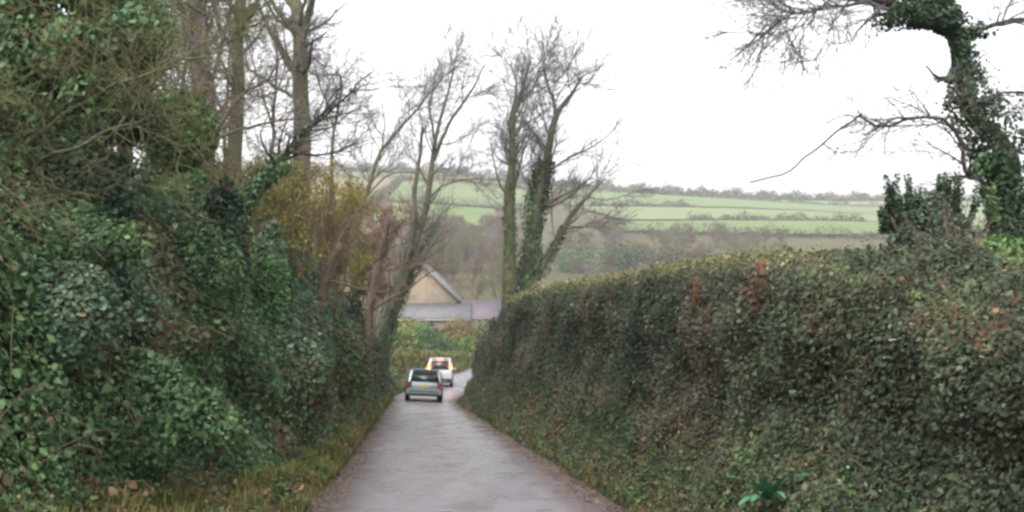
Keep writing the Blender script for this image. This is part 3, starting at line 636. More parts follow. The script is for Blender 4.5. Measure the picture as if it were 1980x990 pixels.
# pair of trees behind the far end of the hedge
make_tree('bare_tree', 'green-stained bare tree with a tall straight trunk behind the end of the clipped hedge', [
    ([gnd(986, 32), P(984, 560, 32), P(983, 430, 32), P(988, 330, 32), P(992, 240, 32), P(1006, 190, 32), P(1026, 118, 32)], .25, .035),
    ([P(990, 300, 32), P(985, 240, 32), P(1000, 170, 32), P(990, 120, 32)], .05, .015)],
    BARK_GREEN, TWIG_GREY, LVG(48, 440, 1900, (.05, 0, .12)), 501, ivy=[(0, 240, .06, .08, BRAMBLE + IVY_DARK, .0, .5)])
make_tree('ivy_tree', 'ivy-thick forked bare tree beside the green-stained tree above the clipped hedge', [
    ([gnd(1012, 33), P(1018, 570, 33), P(1035, 460, 33), P(1050, 360, 33), P(1062, 290, 33), P(1075, 225, 33), P(1100, 185, 33), P(1128, 145, 33)], .27, .03),
    ([P(1068, 260, 33), P(1072, 200, 33), P(1060, 165, 33), P(1050, 130, 33)], .08, .02),
    ([P(1030, 500, 33), P(1040, 380, 33.3), P(1045, 300, 33.5)], .12, .05),
    ([P(1036, 540, 33), P(1070, 480, 33), P(1105, 415, 33), P(1140, 375, 33), P(1165, 350, 33)], .13, .03),
    ([P(1055, 510, 33), P(1085, 450, 33), P(1120, 420, 33)], .09, .03)],
    BARK_GREY, TWIG_GREY, LVG(75, 620, 2700, (.2, 0, .08)), 502, ivy=[(0, 460, .2, .1, IVY_DARK + IVY, .02, .55), (2, 420, .2, .1, IVY, 0, .9), (3, 220, .1, .1, BRAMBLE + IVY, 0, .4)])

# ------------------------------------------------------------------ ivy-clad tree on the right and the bush beside it
make_tree('ivy_tree', 'twisting ivy-clad tree with a long bare drooping limb behind the hedge', [
    ([gnd(1975, 10), P(1945, 470, 10), P(1958, 380, 10), P(1932, 300, 10), P(1882, 235, 10), P(1856, 170, 10), P(1848, 90, 10), P(1828, 20, 10), P(1790, -60, 10)], .12, .06),
    ([P(1938, 470, 10), P(1925, 410, 9.9), P(1900, 350, 9.9), P(1868, 345, 9.8), P(1853, 315, 9.8), P(1856, 275, 9.7), P(1825, 232, 9.6), P(1762, 230, 9.5), P(1715, 245, 9.4), P(1665, 220, 9.3)], .03, .011),
    ([P(1762, 230, 9.5), P(1735, 228, 9.4), P(1700, 245, 9.3), P(1670, 262, 9.2)], .014, .006),
    ([P(1665, 221, 9.3), P(1625, 250, 9.2), P(1565, 300, 9.1), P(1520, 330, 9.0), P(1450, 352, 9.0)], .011, .006),
    ([P(1848, 60, 10), P(1780, 30, 9.8), P(1720, 5, 9.7), P(1650, -20, 9.6)], .07, .03),
    ([P(1850, 150, 10), P(1815, 150, 9.9), P(1790, 128, 9.8)], .02, .008),
    ([P(1850, 80, 10), P(1900, 55, 10.2), P(1960, 40, 10.4), P(2040, 35, 10.6)], .035, .012),
    ([P(1885, 220, 10), P(1920, 185, 10.2), P(1990, 180, 10.4), P(2050, 190, 10.6)], .02, .008),
    ([P(1700, 0, 9.7), P(1620, 10, 9.4), P(1540, 25, 9.2), P(1460, 70, 9.0)], .02, .006),
    ([P(1960, 400, 10), P(1930, 345, 9.9), P(1905, 300, 9.9), P(1890, 340, 9.9)], .05, .02)],
    BARK_DARK, TWIG_GREY, [dict(count=80, src=[6, 6, 7, 7, 8, 8, 8, 4, 1], length=(.4, 1.0), angle=(20, 50), up=.0, jit=.18, n=6, rscale=.5, rmin=.007, wind=(0, 0, -.05)),
                            dict(count=520, length=(.25, .7), angle=(20, 50), up=.0, n=5, rmin=.0045, jit=.2), dict(count=1500, length=(.1, .35), n=4, rmin=.004, up=0)], 601,
    ivy=[(0, 2300, .15, .04, IVY_DARK, .02, 1.), (0, 260, .26, .04, IVY_DARK, .05, 1.), (4, 2300, .22, .042, IVY_DARK, 0, .75), (9, 900, .1, .05, IVY, 0, 1), (1, 900, .08, .05, IVY, 0, .22), (5, 300, .05, .04, IVY, .1, .6), (6, 300, .12, .05, IVY_DARK, 0, .4)])
rs_ = np.random.default_rng(5)
s1 = shrub('evergreen_bush', 'dark grey-green bush with upright shoots growing out of the hedge top', P(1785, 478, 8.4), np.array([.42, .38, .42]), 7500, .034, IVY_DARK + [(8, (.065, .085, .065)), (5, (.09, .105, .085))], 611, stems=16, lump=.6, hexa=False)
P0 = []; R0 = []
for k in range(70):
    x = rs_.uniform(1705, 1865); b = P(x, 450, 8.6 + rs_.normal(0, .12)); e = P(x + rs_.normal(5, 14), rs_.uniform(335, 415) if abs(x - 1785) > 18 else rs_.uniform(380, 420), 8.6 + rs_.normal(0, .15))
    P0.append(spl([b, (b + e) / 2 + rs_.normal(0, .02, 3), e], 6)); R0.append(np.linspace(.005, .002, 6))
P0, R0 = np.array(P0), np.array(R0)
mk('shoots', tubes('shoots', [(P0, R0)], 4), TWIG_BROWN, s1)
lp = np.concatenate([ivy_on(p, .005, 330, rs_, .03, .03, IVY_DARK)[0] for p in P0]); ln_ = unit(rs_.normal(size=lp.shape) + np.array([0, -.3, .6]))
tag(mk('shoot_leaves', leaf_mesh('shoot_leaves', lp, ln_, .034 * rs_.uniform(.6, 1.3, len(lp)), pick(IVY_DARK, lp, rs_), rs_), LEAF, s1), kind='stuff')
shrub('ivy_shrub', 'bright green leafy shrub at the foot of the twisting ivy-clad tree', P(1945, 530, 7.6), np.array([.3, .3, .3]), 3000, .045, IVY_BRIGHT, 612, lump=.5)
shrub('ivy_shrub', 'grey twiggy growth between the upright-shoot bush and the bright green shrub', P(1880, 560, 7.0), np.array([.3, .25, .22]), 2200, .035, HEDGE_TOP + HEDGE, 613, lump=.5, mat=DULL, twigs=160)
shrub('ivy_shrub', 'low grey-green bush on the hedge top left of the upright-shoot bush', P(1640, 512, 9.0), np.array([.55, .35, .16]), 4600, .036, HEDGE + [(2, (.06, .10, .055))], 614, lump=.5, mat=DULL, hexa=False)

# cut stems showing in the hedge
BARE_WOOD = noise_mat('cut_wood_orange', (.09, .042, .026), (.17, .08, .042), 20, .8, .2, .3, 60)
PALE_WOOD = noise_mat('cut_wood_pale', (.3, .24, .16), (.4, .33, .24), 20, .8, .2)
def hedge_stem(px, y0, y1, d, wpx, par, mat, fork=None):
    r = wpx / F * d / 2; b = P(px, y1, d); e = P(px + 4, y0, d)
    paths = [(np.array([spl([b + np.array([0, .02, -.05]), b, (b + e) / 2 + np.array([r * .3, 0, 0]), e], 10)]), np.array([np.concatenate([[r * 1.5, r * 1.3], np.linspace(r * 1.1, r * .9, 8)])]))]
    if fork:
        f = P(px + fork, y1 - 8, d - .03); f2 = P(px - fork * .6, y1 - 2, d - .02)
        for q in (f, f2): paths.append((np.array([spl([b + np.array([0, 0, .03]), (b + q) / 2, q + np.array([0, 0, -.01])], 10)]), np.array([np.linspace(r * .9, r * .5, 10)])))
    mk('cut_stem', tubes('cut_stem', paths, 8), mat, par)
def face_d(px, py):                      # distance at which the view ray meets the hedge face
    for d in np.arange(3.5, 46, .05):
        p = P(px, py, d); s = np.interp(d, CL[:, 1], S); q = hedge_pt(np.array([s]), np.array([.75]))[0]
        if p[0] <= q[0] + (0.0): continue
        return d - .02
    return 10
hedge_stem(1468, 503, 583, face_d(1468, 540) + .1, 17, far_hedge, BARE_WOOD, 30)
hedge_stem(1343, 535, 578, face_d(1343, 555) + .1, 6, far_hedge, BARE_WOOD)
hedge_stem(1662, 715, 772, face_d(1662, 740) +.1, 11, near_hedge, BARE_WOOD)
hedge_stem(1850, 800, 845, face_d(1850, 820) +.1, 9, near_hedge, BARE_WOOD)
def dead_patch(px, py, wpx, hpx, n, par, seed):
    rs = np.random.default_rng(seed); x = rs.normal(px, wpx, n); y = rs.normal(py, hpx, n); gx_ = np.linspace(px - 3 * wpx, px + 3 * wpx, 5); gd_ = [face_d(a, py) for a in gx_]; fd_ = lambda a: np.interp(a, gx_, gd_)
    p = np.array([P(a, b, fd_(a) + rs.normal(.0, .05)) for a, b in zip(x, y)])
    tag(mk('dead_leaves', leaf_mesh('dead_leaves', p, rs.normal(0, .6, p.shape) + np.array([-.8, -.3, .4]), .03 * rs.uniform(.6, 1.5, n), pick([(2, (.13, .065, .036)), (3, (.10, .06, .036)), (1, (.16, .10, .055))], p, rs), rs, True), DULL, par), kind='stuff')
dead_patch(1470, 562, 16, 16, 130, far_hedge, 1); dead_patch(1345, 560, 8, 16, 60, far_hedge, 2); dead_patch(1665, 745, 14, 26, 110, near_hedge, 3); dead_patch(1560, 640, 45, 14, 110, near_hedge, 4)
dead_patch(1900, 650, 60, 40, 90, near_hedge, 5); dead_patch(1500, 880, 40, 30, 80, near_hedge, 6); dead_patch(1850, 820, 60, 30, 60, near_hedge, 7)
for a, b in (((1760, 626), (1784, 637)), ((1720, 658), (1750, 655)), ((1835, 700), (1812, 690))):
    d = face_d(*a) - .16
    mk('cut_branch', tubes('cut_branch', [(np.array([spl([P(*b, d + .1), (P(*a, d) + P(*b, d + .1)) / 2, P(*a, d)], 5)]), np.full((1, 5), .007))], 6), PALE_WOOD, near_hedge)

# fern with strap fronds at the foot of the bank
FERN = noise_mat('fern_green', (.06, .17, .085), (.09, .23, .125), 8, .35, .5, 0)
def foot_d(px, py):
    for d in np.arange(4, 20, .03):
        p = P(px, py, d); s_ = np.array([np.interp(d, CL[:, 1], S)]); h = p[2] - lane(s_)[2][0]; vv = np.linspace(0, .5, 40); q = hedge_pt(np.repeat(s_, 40), vv)
        k = np.argmin(np.abs(q[:, 2] - p[2])); 
        if p[0] > q[k, 0] and h > 0: return d
        if h < .05: return d
    return 8.
fd = foot_d(1482, 968) - .25; fb = P(1482, 968, fd + .1); gzf = float(ground_z(fb[0], fb[1])[0])
fern = thing('fern', fb, 'bright green fern with strap-like fronds at the foot of the hedge bank', 'fern')
for k in range(18):
    rs = np.random.default_rng(700 + k); a = -.4 + k * .22 + rs.normal(0, .12); L = rs.uniform(.2, .36); dv = np.array([math.cos(a), -.3 - abs(math.sin(a)) * .7, 0]); dv /= np.linalg.norm(dv)
    sd = np.cross(dv, [0, 0, 1]); v, f = [], []
    for j in range(7):
        t_ = j / 6; c_ = fb + dv * L * t_ * .9 + np.array([0, 0, L * ((.5 + .9 * abs(math.sin(k * 2.4))) * t_ - .55 * t_ ** 2)]); wd = .03 * math.sin(math.pi * min(.12 + .85 * t_, 1)) ** .6
        v += [c_ - sd * wd + [0, 0, .008], c_, c_ + sd * wd + [0, 0, .008]]
        if j: i = (j - 1) * 3; f += [[i, i + 1, i + 4, i + 3], [i + 1, i + 2, i + 5, i + 4]]
    mk('frond', mesh_np('frond', np.array(v), np.array(f), smooth=True), FERN, fern)

# ------------------------------------------------------------------ grass verges and litter
def grass(name, label, s, u, hgt, pal, seed, cat='grass', lean=.35):
    rs = np.random.default_rng(seed); xy = lane_pt(s, u, np.zeros(len(s))); cl_ = noise(xy, .45, seed) + .6 * noise(xy, .18, seed + 1); kp = cl_ > rs.uniform(-1.1, .5, len(s)); s, u, xy = s[kp], u[kp], xy[kp]; n = len(s); hgt = np.broadcast_to(hgt, kp.shape)[kp] * (.75 + .35 * np.clip(cl_[kp], -.5, 1.5)); z = ground_z(xy[:, 0], xy[:, 1]); b = np.stack([xy[:, 0], xy[:, 1], z - .01], 1)
    h = hgt * rs.uniform(.5, 1.4, n); a = rs.uniform(0, 6.28, n); dv = np.stack([np.cos(a), np.sin(a), np.zeros(n)], 1); sd = np.stack([-np.sin(a), np.cos(a), np.zeros(n)], 1)
    wd = (.0035 + .0004 * b[:, 1])[:, None]; ln = (lean * h * rs.uniform(.3, 2, n))[:, None]; hz = h[:, None] * np.array([[0, 0, 1.]])
    v = np.stack([b - sd * wd, b + sd * wd, b + hz * .6 + dv * ln * .35 + sd * wd * .8, b + hz * .6 + dv * ln * .35 - sd * wd * .8, b + hz * .9 + dv * ln], 1)
    i = np.arange(n)[:, None] * 5
    o = mk(name, mesh_np(name, v.reshape(-1, 3), [i + np.array([[0, 1, 2, 3]]), i + np.array([[3, 2, 4]])], np.repeat(pick(pal, b, rs, .8), 5, 0)), GRASS)
    return tag(o, label, cat, kind='stuff')
GP = [(2, (.09, .13, .03)), (3, (.15, .18, .045)), (3, (.19, .17, .065)), (2, (.22, .16, .075)), (1, (.09, .17, .04))]
GD = [(2, (.06, .08, .03)), (3, (.10, .10, .04)), (2, (.14, .10, .05)), (1, (.08, .13, .04))]
r_ = np.random.default_rng(31)
n = 42000; s = 3 + 13 * r_.random(n) ** 1.3; hw = lane(s)[3]; u = -(hw + .02 + r_.random(n) * np.interp(s, [3, 8, 11, 16], [1.6, 1.35, .7, .4]))
grass('verge_grass', 'olive and straw-coloured tufted grass on the left verge', s, u, np.interp(s, [3, 16], [.12, .2]), GP, 32)
n = 26000; s = 14 + 40 * r_.random(n); hw = lane(s)[3]; u = -(hw + .0 + r_.random(n) ** 1.5 * .4)
grass('verge_grass', 'rough olive grass along the foot of the ivy bank', s, u, .2, GD + GP, 33)
n = 40000; s = 3 + 45 * r_.random(n) ** 1.6; hw = lane(s)[3]; u = hw + .05 + r_.random(n) ** 1.2 * .75
grass('verge_grass', 'brown and olive grass along the foot of the clipped hedge', s, u, .15, GD, 34)
n = 16000; s = 85 + 60 * r_.random(n); hw = lane(s)[3]; u = -(hw + .05 + r_.random(n) * 2.2)
grass('verge_grass', 'bright green grass on the outside of the far bend', s, u, .22, [(3, (.10, .18, .04)), (2, (.14, .2, .05)), (1, (.17, .14, .05))], 35)
n = 12000; s = 55 + 32 * r_.random(n); hw = lane(s)[3]; u = -(hw + .05 + r_.random(n) * 1.8)
grass('verge_grass', 'olive grass on the bank beside the two cars', s, u, .35, GP + GD, 36)
n = 16000; s = 3 + 45 * r_.random(n) ** 1.5; sg = np.where(r_.random(n) < .55, -1, 1); hw = lane(s)[3]; u = sg * (hw - .45 * np.abs(r_.normal(0, .55, n)) + .2)
p = lane_pt(s, u, np.full(n, .03)); gzl = ground_z(p[:, 0], p[:, 1]); p[:, 2] = np.maximum(p[:, 2], gzl + .015)
tag(mk('leaf_litter', leaf_mesh('leaf_litter', p, np.array([0, 0, 1.]) + r_.normal(0, .35, (n, 3)), .035 * r_.uniform(.5, 1.3, n),
    pick([(3, (.05, .035, .025)), (3, (.09, .06, .04)), (2, (.15, .10, .06)), (1, (.18, .12, .08))], p, r_), r_), DULL), 'fallen brown leaves and mud crumbs along the lane edges', 'leaf litter', kind='stuff')

def weeds(label, n, s0, s1, ulo, uhi, side, size, pal, seed):
    rs = np.random.default_rng(seed); s = s0 + (s1 - s0) * rs.random(n) ** 1.4; hw = lane(s)[3]; u = side * (hw + ulo + (uhi - ulo) * rs.random(n)); p = lane_pt(s, u, np.zeros(n))
    kp = noise(p, .5, seed) > rs.uniform(-.2, .9, n); s, p = s[kp], p[kp]; p[:, 2] = ground_z(p[:, 0], p[:, 1]) + .02 + .14 * rs.random(len(s)) ** 1.5
    tag(mk('verge_weeds', leaf_mesh('verge_weeds', p, rs.normal(0, .5, p.shape) + np.array([0, 0, 1.]), size * np.clip(np.exp(rs.normal(0, .35, len(s))), .4, 2), pick(pal, p, rs, .5), rs, True), LEAF), label, 'weeds', kind='stuff')
weeds('broad green weeds and ivy creeping over the left verge', 26000, 3, 22, .05, 1.6, -1, .045, IVY + BRAMBLE, 41)
weeds('dead russet leaves lodged in the left verge grass', 9000, 3, 22, .0, 1.6, -1, .05, [(2, (.20, .11, .05)), (2, (.24, .17, .09)), (1, (.12, .08, .05))], 42)
weeds('bright weeds and brown leaves at the foot of the hedge bank', 26000, 3, 26, .05, .7, 1, .045, IVY_BRIGHT + BRAMBLE + [(2, (.16, .10, .055))], 43)
# ------------------------------------------------------------------ cars
PAINT = noise_mat('paint_silver_blue', (.20, .26, .29), (.24, .30, .33), 6, .3, .5, 0, metallic=.55, coat=.6)
PAINT2 = noise_mat('paint_pale_silver', (.42, .42, .43), (.47, .47, .48), 6, .35, .5, 0, metallic=.15, coat=.6)
GLASS = noise_mat('car_glass', (.015, .02, .022), (.03, .035, .038), 3, .06, .7)
RUBBER = noise_mat('tyre_rubber', (.012, .012, .012), (.025, .024, .023), 20, .85, .2)
TRIM = noise_mat('black_trim', (.02, .02, .02), (.035, .034, .033), 20, .6, .4)
ALLOY = noise_mat('wheel_alloy', (.35, .35, .36), (.42, .42, .43), 20, .35, .5, metallic=.8)
REDLENS = noise_mat('tail_lens', (.16, .012, .010), (.22, .02, .016), 20, .2, .5)
PLATE = noise_mat('plate_yellow', (.42, .33, .06), (.48, .38, .08), 20, .45, .4)
def emis(name, c, s):
    m, n_, l, b = new_mat(name); t = n_.new('ShaderNodeTexNoise'); t.inputs['Scale'].default_value = 8
    cr = n_.new('ShaderNodeValToRGB'); cr.color_ramp.elements[0].color = (*[x * .85 for x in c], 1); cr.color_ramp.elements[1].color = (*c, 1)
    l.new(t.outputs['Fac'], cr.inputs[0]); l.new(cr.outputs[0], b.inputs['Emission Color']); b.inputs['Emission Strength'].default_value = s; b.inputs['Base Color'].default_value = (.4, .02, .01, 1); return m
BRAKE = emis('brake_lamp_lit', (1, .13, .03), 6); AMBER = emis('indicator_lit', (1, .45, .08), 9)
def loft(name, secs, smooth=True):
    secs = np.array(secs); k, n, _ = secs.shape; i = np.arange(k * n).reshape(k, n); j = np.roll(i, -1, 1)
    q = np.stack([i[:-1], j[:-1], j[1:], i[1:]], -1).reshape(-1, 4); me = mesh_np(name, secs.reshape(-1, 3), [q, i[:1, ::-1], i[-1:]], smooth=False); return me
def rrect(y, hw, z0, z1, r=.1, taper=0.0, n=4):
    """section across the car at y, rounded corners; top narrower by taper"""
    pts = []
    for cx, cz, a0 in ((hw - r, z0 + r, -90), (hw - taper - r, z1 - r, 0), (-hw + taper + r, z1 - r, 90), (-hw + r, z0 + r, 180)):
        for k in range(n): a = R(a0 + 90 * k / (n - 1)); pts.append((cx + r * math.cos(a), y, cz + r * math.sin(a)))
    return pts
def lbox(name, c, sz, mat, parent, bev=.0):
    import bmesh
    bm = bmesh.new(); bmesh.ops.create_cube(bm, size=1); bmesh.ops.scale(bm, vec=sz, verts=bm.verts); bmesh.ops.translate(bm, vec=c, verts=bm.verts)
    if bev: bmesh.ops.bevel(bm, geom=list(bm.edges), offset=bev, segments=2, affect='EDGES')
    me = bpy.data.meshes.new(name); bm.to_mesh(me); bm.free(); return mk(name, me, mat, parent, world_space=False)
def quadpanel(name, pts, mat, parent, th=.008):
    p = np.array(pts, float); n_ = unit(np.cross(p[1] - p[0], p[2] - p[0])); q = np.concatenate([p, p - n_ * th]); k = len(p)
    side = np.array([[i, i + k, (i + 1) % k + k, (i + 1) % k] for i in range(k)])
    return mk(name, mesh_np(name, q, [np.arange(k)[None], (np.arange(k)[::-1] + k)[None], side]), mat, parent, world_space=False)
def car(name, label, loc, yaw, pitch, roll, W, Hh, L, paint, lit, van=False):
    t = thing(name, loc, label, 'car', 'cars queueing down the lane'); t.rotation_euler = (pitch, roll, yaw)
    hw = W / 2; belt = Hh * .56; roof = Hh
    secs = [rrect(.03, hw * .90, .36, belt - .03, .09, .03), rrect(.10, hw * .96, .31, belt, .1, .03), rrect(.5, hw, .27, belt + .01, .1, .04), rrect(L * .5, hw, .25, belt, .1, .05),
            rrect(L * .72, hw, .25, belt - .02, .1, .06), rrect(L * .88, hw * .97, .26, belt * .86, .1, .08), rrect(L * .97, hw * .88, .3, belt * .76, .12, .06), rrect(L, hw * .78, .36, belt * .66, .1, .05)]
    body = mk('body', loft('body', secs), paint, t, world_space=False)
    rk = .10 if van else .28                            # rake of the tailgate
    def ring(z, y0, y1, h, r=.1):
        pts = []
        for cx, cy, a0 in ((h - r, y0 + r, -90), (h - r, y1 - r, 0), (-h + r, y1 - r, 90), (-h + r, y0 + r, 180)):
            for k in range(4): a = R(a0 + 30 * k); pts.append((cx + r * math.cos(a), cy + r * math.sin(a), z))
        return pts
    zs = [belt - .03, belt + .02, roof - .10, roof - .03, roof]; fr = [(z - belt) / (roof - belt) for z in zs]
    def dims(f): f = max(min(f, 1), 0); return .06 + rk * f, L * .74 - (L * .22) * f, hw * (.96 - .16 * f)
    gh = [ring(z, *(lambda a, b, c: (a + (.04 if z > roof - .05 else 0) + (.06 if z >= roof else 0), b - (.05 if z > roof - .05 else 0) - (.1 if z >= roof else 0), c - (.02 if z > roof - .05 else 0) - (.08 if z >= roof else 0)))(*dims(f))) for z, f in zip(zs, fr)]
    cab = mk('cabin', loft('cabin', gh), paint, t, world_space=False)
    def back(f, xf, e=.012): y0, _, h = dims(f); return (h * xf, y0 - e, belt + f * (roof - belt))
    quadpanel('rear_window', [back(.10, -.84), back(.10, .84), back(.80, .80), back(.80, -.80)], GLASS, t)
    lbox('rear_wiper', back(.16, .1, .026), (.42, .012, .014), TRIM, t)
    lbox('spoiler', (0, rk + .02, roof - .03), (W * .66, .16, .035), paint, t, .012)
    def side(sx, f, ya): y0, y1, h = dims(f); y = y0 + (y1 - y0) * ya; return (sx * (h + .012), y, belt + f * (roof - belt))
    for sx in (-1, 1):
        for a, b in ((.06, .3), (.33, .58), (.61, .9)):
            q = [side(sx, .12, a), side(sx, .12, b), side(sx, .82, b if b < .85 else .93), side(sx, .82, a + (.03 if a < .1 else 0))]
            quadpanel('side_window', q if sx > 0 else q[::-1], GLASS, t)
        m_ = lbox('mirror', (sx * (hw + .1), L * .64, belt + .08), (.2, .1, .14), paint, t, .03)
        lbox('door_handle', (sx * (hw + .004), L * .42, belt - .14), (.03, .18, .03), TRIM, t)
        zt = (.62 * Hh, .79 * Hh) if van else (belt - .2, belt + .06)
        f0 = (sum(zt) / 2 - belt) / (roof - belt); y0 = dims(f0)[0]
        tl = lbox('tail_light', (sx * (dims(f0)[2] - .07 if van else hw * .92 - .1), y0 - .015, sum(zt) / 2), (.13 if van else .22, .07, zt[1] - zt[0]), BRAKE if lit else REDLENS, t, .02)
        if lit: lbox('indicator', (sx * (dims(f0)[2] - .07), y0 - .052, zt[0] + .07), (.09, .016, .1), AMBER, tl, .004)
        for y in (L * .17, L * .81):
            import bmesh
            wy = y; wx = sx * (hw - .10); r0 = .315
            def disc(nm, ro, ri, half, mat, par, dx=0):
                an = np.linspace(0, 2 * math.pi, 25)[:-1]; prof = [(ri, -half), (ro * .95, -half), (ro, -half * .7), (ro, half * .7), (ro * .95, half), (ri, half)]
                v = np.array([[(wx + dx + x, wy + r * math.cos(a), r0 + r * math.sin(a)) for a in an] for r, x in prof]); k = len(an); i = np.arange(len(prof) * k).reshape(len(prof), k); j = np.roll(i, -1, 1)
                return mk(nm, mesh_np(nm, v.reshape(-1, 3), [np.stack([i[:-1], j[:-1], j[1:], i[1:]], -1).reshape(-1, 4), i[:1, ::-1], i[-1:]], smooth=False), mat, par, world_space=False)
            tyre = disc('tyre', r0, .2, .1, RUBBER, t); disc('rim', .2, .03, .085, ALLOY, tyre, sx * .02)
            arch = []
            for k in range(13): a = math.pi * k / 12; arch.append((sx * (hw + .004), wy + .37 * math.cos(a), r0 + .37 * math.sin(a)))
            quadpanel('wheel_arch', (arch if sx < 0 else arch[::-1]), TRIM, t, .006)
    lbox('bumper', (0, -.01, .45), (W * .95, .16, .2), paint if not van else TRIM, t, .04)
    lbox('lower_bumper', (0, .0, .325), (W * .86, .16, .12), TRIM, t, .03)
    lbox('number_plate', (0, .012 if not van else .0, .70 if not van else .74), (.52, .05, .115), PLATE, t, .006)
    lbox('bumper_strip', (0, -.093, .47), (W * .8, .012, .045), TRIM, t)
    if lit: lbox('high_brake_light', back(.9, 0, .03), (.34, .03, .05), BRAKE, t, .006)
    for sx in (-1, 1): lbox('roof_rail', (sx * hw * .66, L * .3, roof + .025), (.04, L * .36, .035), TRIM, t, .01)
    lbox('exhaust', (-.45, .02, .27), (.06, .2, .06), TRIM, t, .015)
    for k_ in t.children:
        if k_.name.startswith(('body', 'cabin')):
            bv = k_.modifiers.new('Bevel', 'BEVEL'); bv.width = .02; bv.segments = 2; bv.limit_method = 'ANGLE'; bv.angle_limit = R(30)
    return t
def car_at(px, d, **k):
    x = (px - 990) / F * d; u, zr, _ = nearest(np.array([x]), np.array([d])); z = float(zr[0]) + .025
    i = int(np.argmin((CL[:, 0] - x) ** 2 + (CL[:, 1] - d) ** 2)); sl_ = (ZR[i + 8] - ZR[i]) / (S[i + 8] - S[i])
    return car(loc=(x, d, z), pitch=math.atan(sl_), **k)
car_at(819, 42.5, name='car', label='silver-blue hatchback with yellow rear plate, last in the queue', yaw=R(5), roll=R(3.4), W=1.64, Hh=1.43, L=4.1, paint=PAINT, lit=False)
car_at(850, 62, name='car', label='tall pale car with brake lights glowing, ahead of the silver-blue hatchback', yaw=R(3), roll=R(.6), W=1.66, Hh=1.84, L=4.3, paint=PAINT2, lit=True, van=True)

# ------------------------------------------------------------------ farmhouse at the bend
WALLC = noise_mat('cream_stone_render', (.17, .135, .095), (.25, .20, .145), 1.6, .9, .2, .4, 6)
SLATE = noise_mat('grey_slate', (.12, .12, .13), (.165, .163, .175), 2, .92, .1, .3, 12)
SLATE2 = noise_mat('purple_slate', (.10, .086, .095), (.14, .12, .135), 2, .7, .3, .3, 12)
TEAL = noise_mat('teal_paint', (.03, .13, .13), (.05, .17, .17), 3, .6, .3)
WHITEP = noise_mat('white_paint', (.35, .35, .34), (.42, .42, .41), 4, .6, .3)
DKGLASS = noise_mat('window_glass', (.03, .035, .04), (.06, .065, .07), 2, .1, .6)
def prism(name, poly, y0, y1, mat, parent):        # poly in x,z extruded along y
    p = np.array(poly, float); k = len(p); a = np.column_stack([p[:, 0], np.full(k, y0), p[:, 1]]); b = np.column_stack([p[:, 0], np.full(k, y1), p[:, 1]])
    side = np.array([[i, (i + 1) % k, (i + 1) % k + k, i + k] for i in range(k)])
    return mk(name, mesh_np(name, np.concatenate([a, b]), [np.arange(k)[None, ::-1], (np.arange(k) + k)[None], side]), mat, parent)
hd = 128.; hx = lambda px: (px - 990) / F * hd; hz_ = lambda py: CAMZ - (py - 495) / F * hd
gzh = float(ground_z(hx(820), hd)[0]) - .3
house = thing('farmhouse', (hx(820), hd + 4, gzh), 'cream gabled farmhouse with grey lean-to roof at the bend of the lane', 'house')
xl, xr, xp = hx(752), hx(884), hx(818); ze, zp = hz_(577), hz_(514)
prism('wall', [(xl, gzh), (xr, gzh), (xr, ze), (xp, zp), (xl, ze)], hd, hd + 9, WALLC, house)
e = .35; sl2 = (zp - ze) / (xr - xp)
rf = prism('roof', [(xp, zp + .02), (xr + e, ze - e * sl2 + .02), (xr + e, ze - e * sl2 + .12), (xp, zp + .16)], hd - .25, hd + 9.3, SLATE, house)
rf2 = prism('roof', [(xp, zp + .16), (xl - e, ze - e * sl2 + .12), (xl - e, ze - e * sl2 + .02), (xp, zp + .02)], hd - .25, hd + 9.3, SLATE, house)
prism('bargeboard', [(xp, zp - .12), (xr + e, ze - e * sl2 - .12), (xr + e, ze - e * sl2 + .1), (xp, zp + .14)], hd - .34, hd - .255, WALLC, house)
prism('bargeboard', [(xp, zp + .14), (xl - e, ze - e * sl2 + .1), (xl - e, ze - e * sl2 - .12), (xp, zp - .12)], hd - .34, hd - .255, WALLC, house)
0 and prism('chimney', [(xp - .45, zp - .3), (xp + .45, zp - .3), (xp + .45, zp + 1.2), (xp - .45, zp + 1.2)], hd + 8, hd + 8.8, WALLC, rf)
# lean-to across the gable
lx0, lx1 = hx(762), hx(912); zt, zb = hz_(586), hz_(612)
def slab(name, x0, x1, y0, z0, y1, z1, mat, parent, th=.14):
    v = np.array([(x0, y0, z0), (x1, y0, z0), (x1, y1, z1), (x0, y1, z1)]); v = np.concatenate([v, v - np.array([0, 0, th])])
    return mk(name, mesh_np(name, v, np.array([[0, 1, 2, 3], [7, 6, 5, 4], [0, 4, 5, 1], [1, 5, 6, 2], [2, 6, 7, 3], [3, 7, 4, 0]])), mat, parent)
slab('lean_to_roof', lx0, lx1, hd - 3.3, zb, hd - .02, zt, SLATE, house)
prism('lean_to_wall', [(lx0 + .3, gzh), (lx1 - .3, gzh), (lx1 - .3, zb - .12), (lx0 + .3, zb - .12)], hd - 3.0, hd - .03, WALLC, house)
def opening(px, w_, h_, z0, mat, nm, yy):
    x = hx(px); f = prism(nm, [(x - w_ / 2, z0), (x + w_ / 2, z0), (x + w_ / 2, z0 + h_), (x - w_ / 2, z0 + h_)], yy - .05, yy - .003, mat, house)
    return f, x
d_, x = opening(790, 3.4, 2.0, gzh + .3, TEAL, 'garage_door', hd - 3.0)
for k in range(5): prism('door_board', [(x - 1.62 + k * .66, gzh + .35), (x - 1.04 + k * .66, gzh + .35), (x - 1.04 + k * .66, gzh + 2.25), (x - 1.62 + k * .66, gzh + 2.25)], hd - 3.08, hd - 3.052, TEAL, d_)
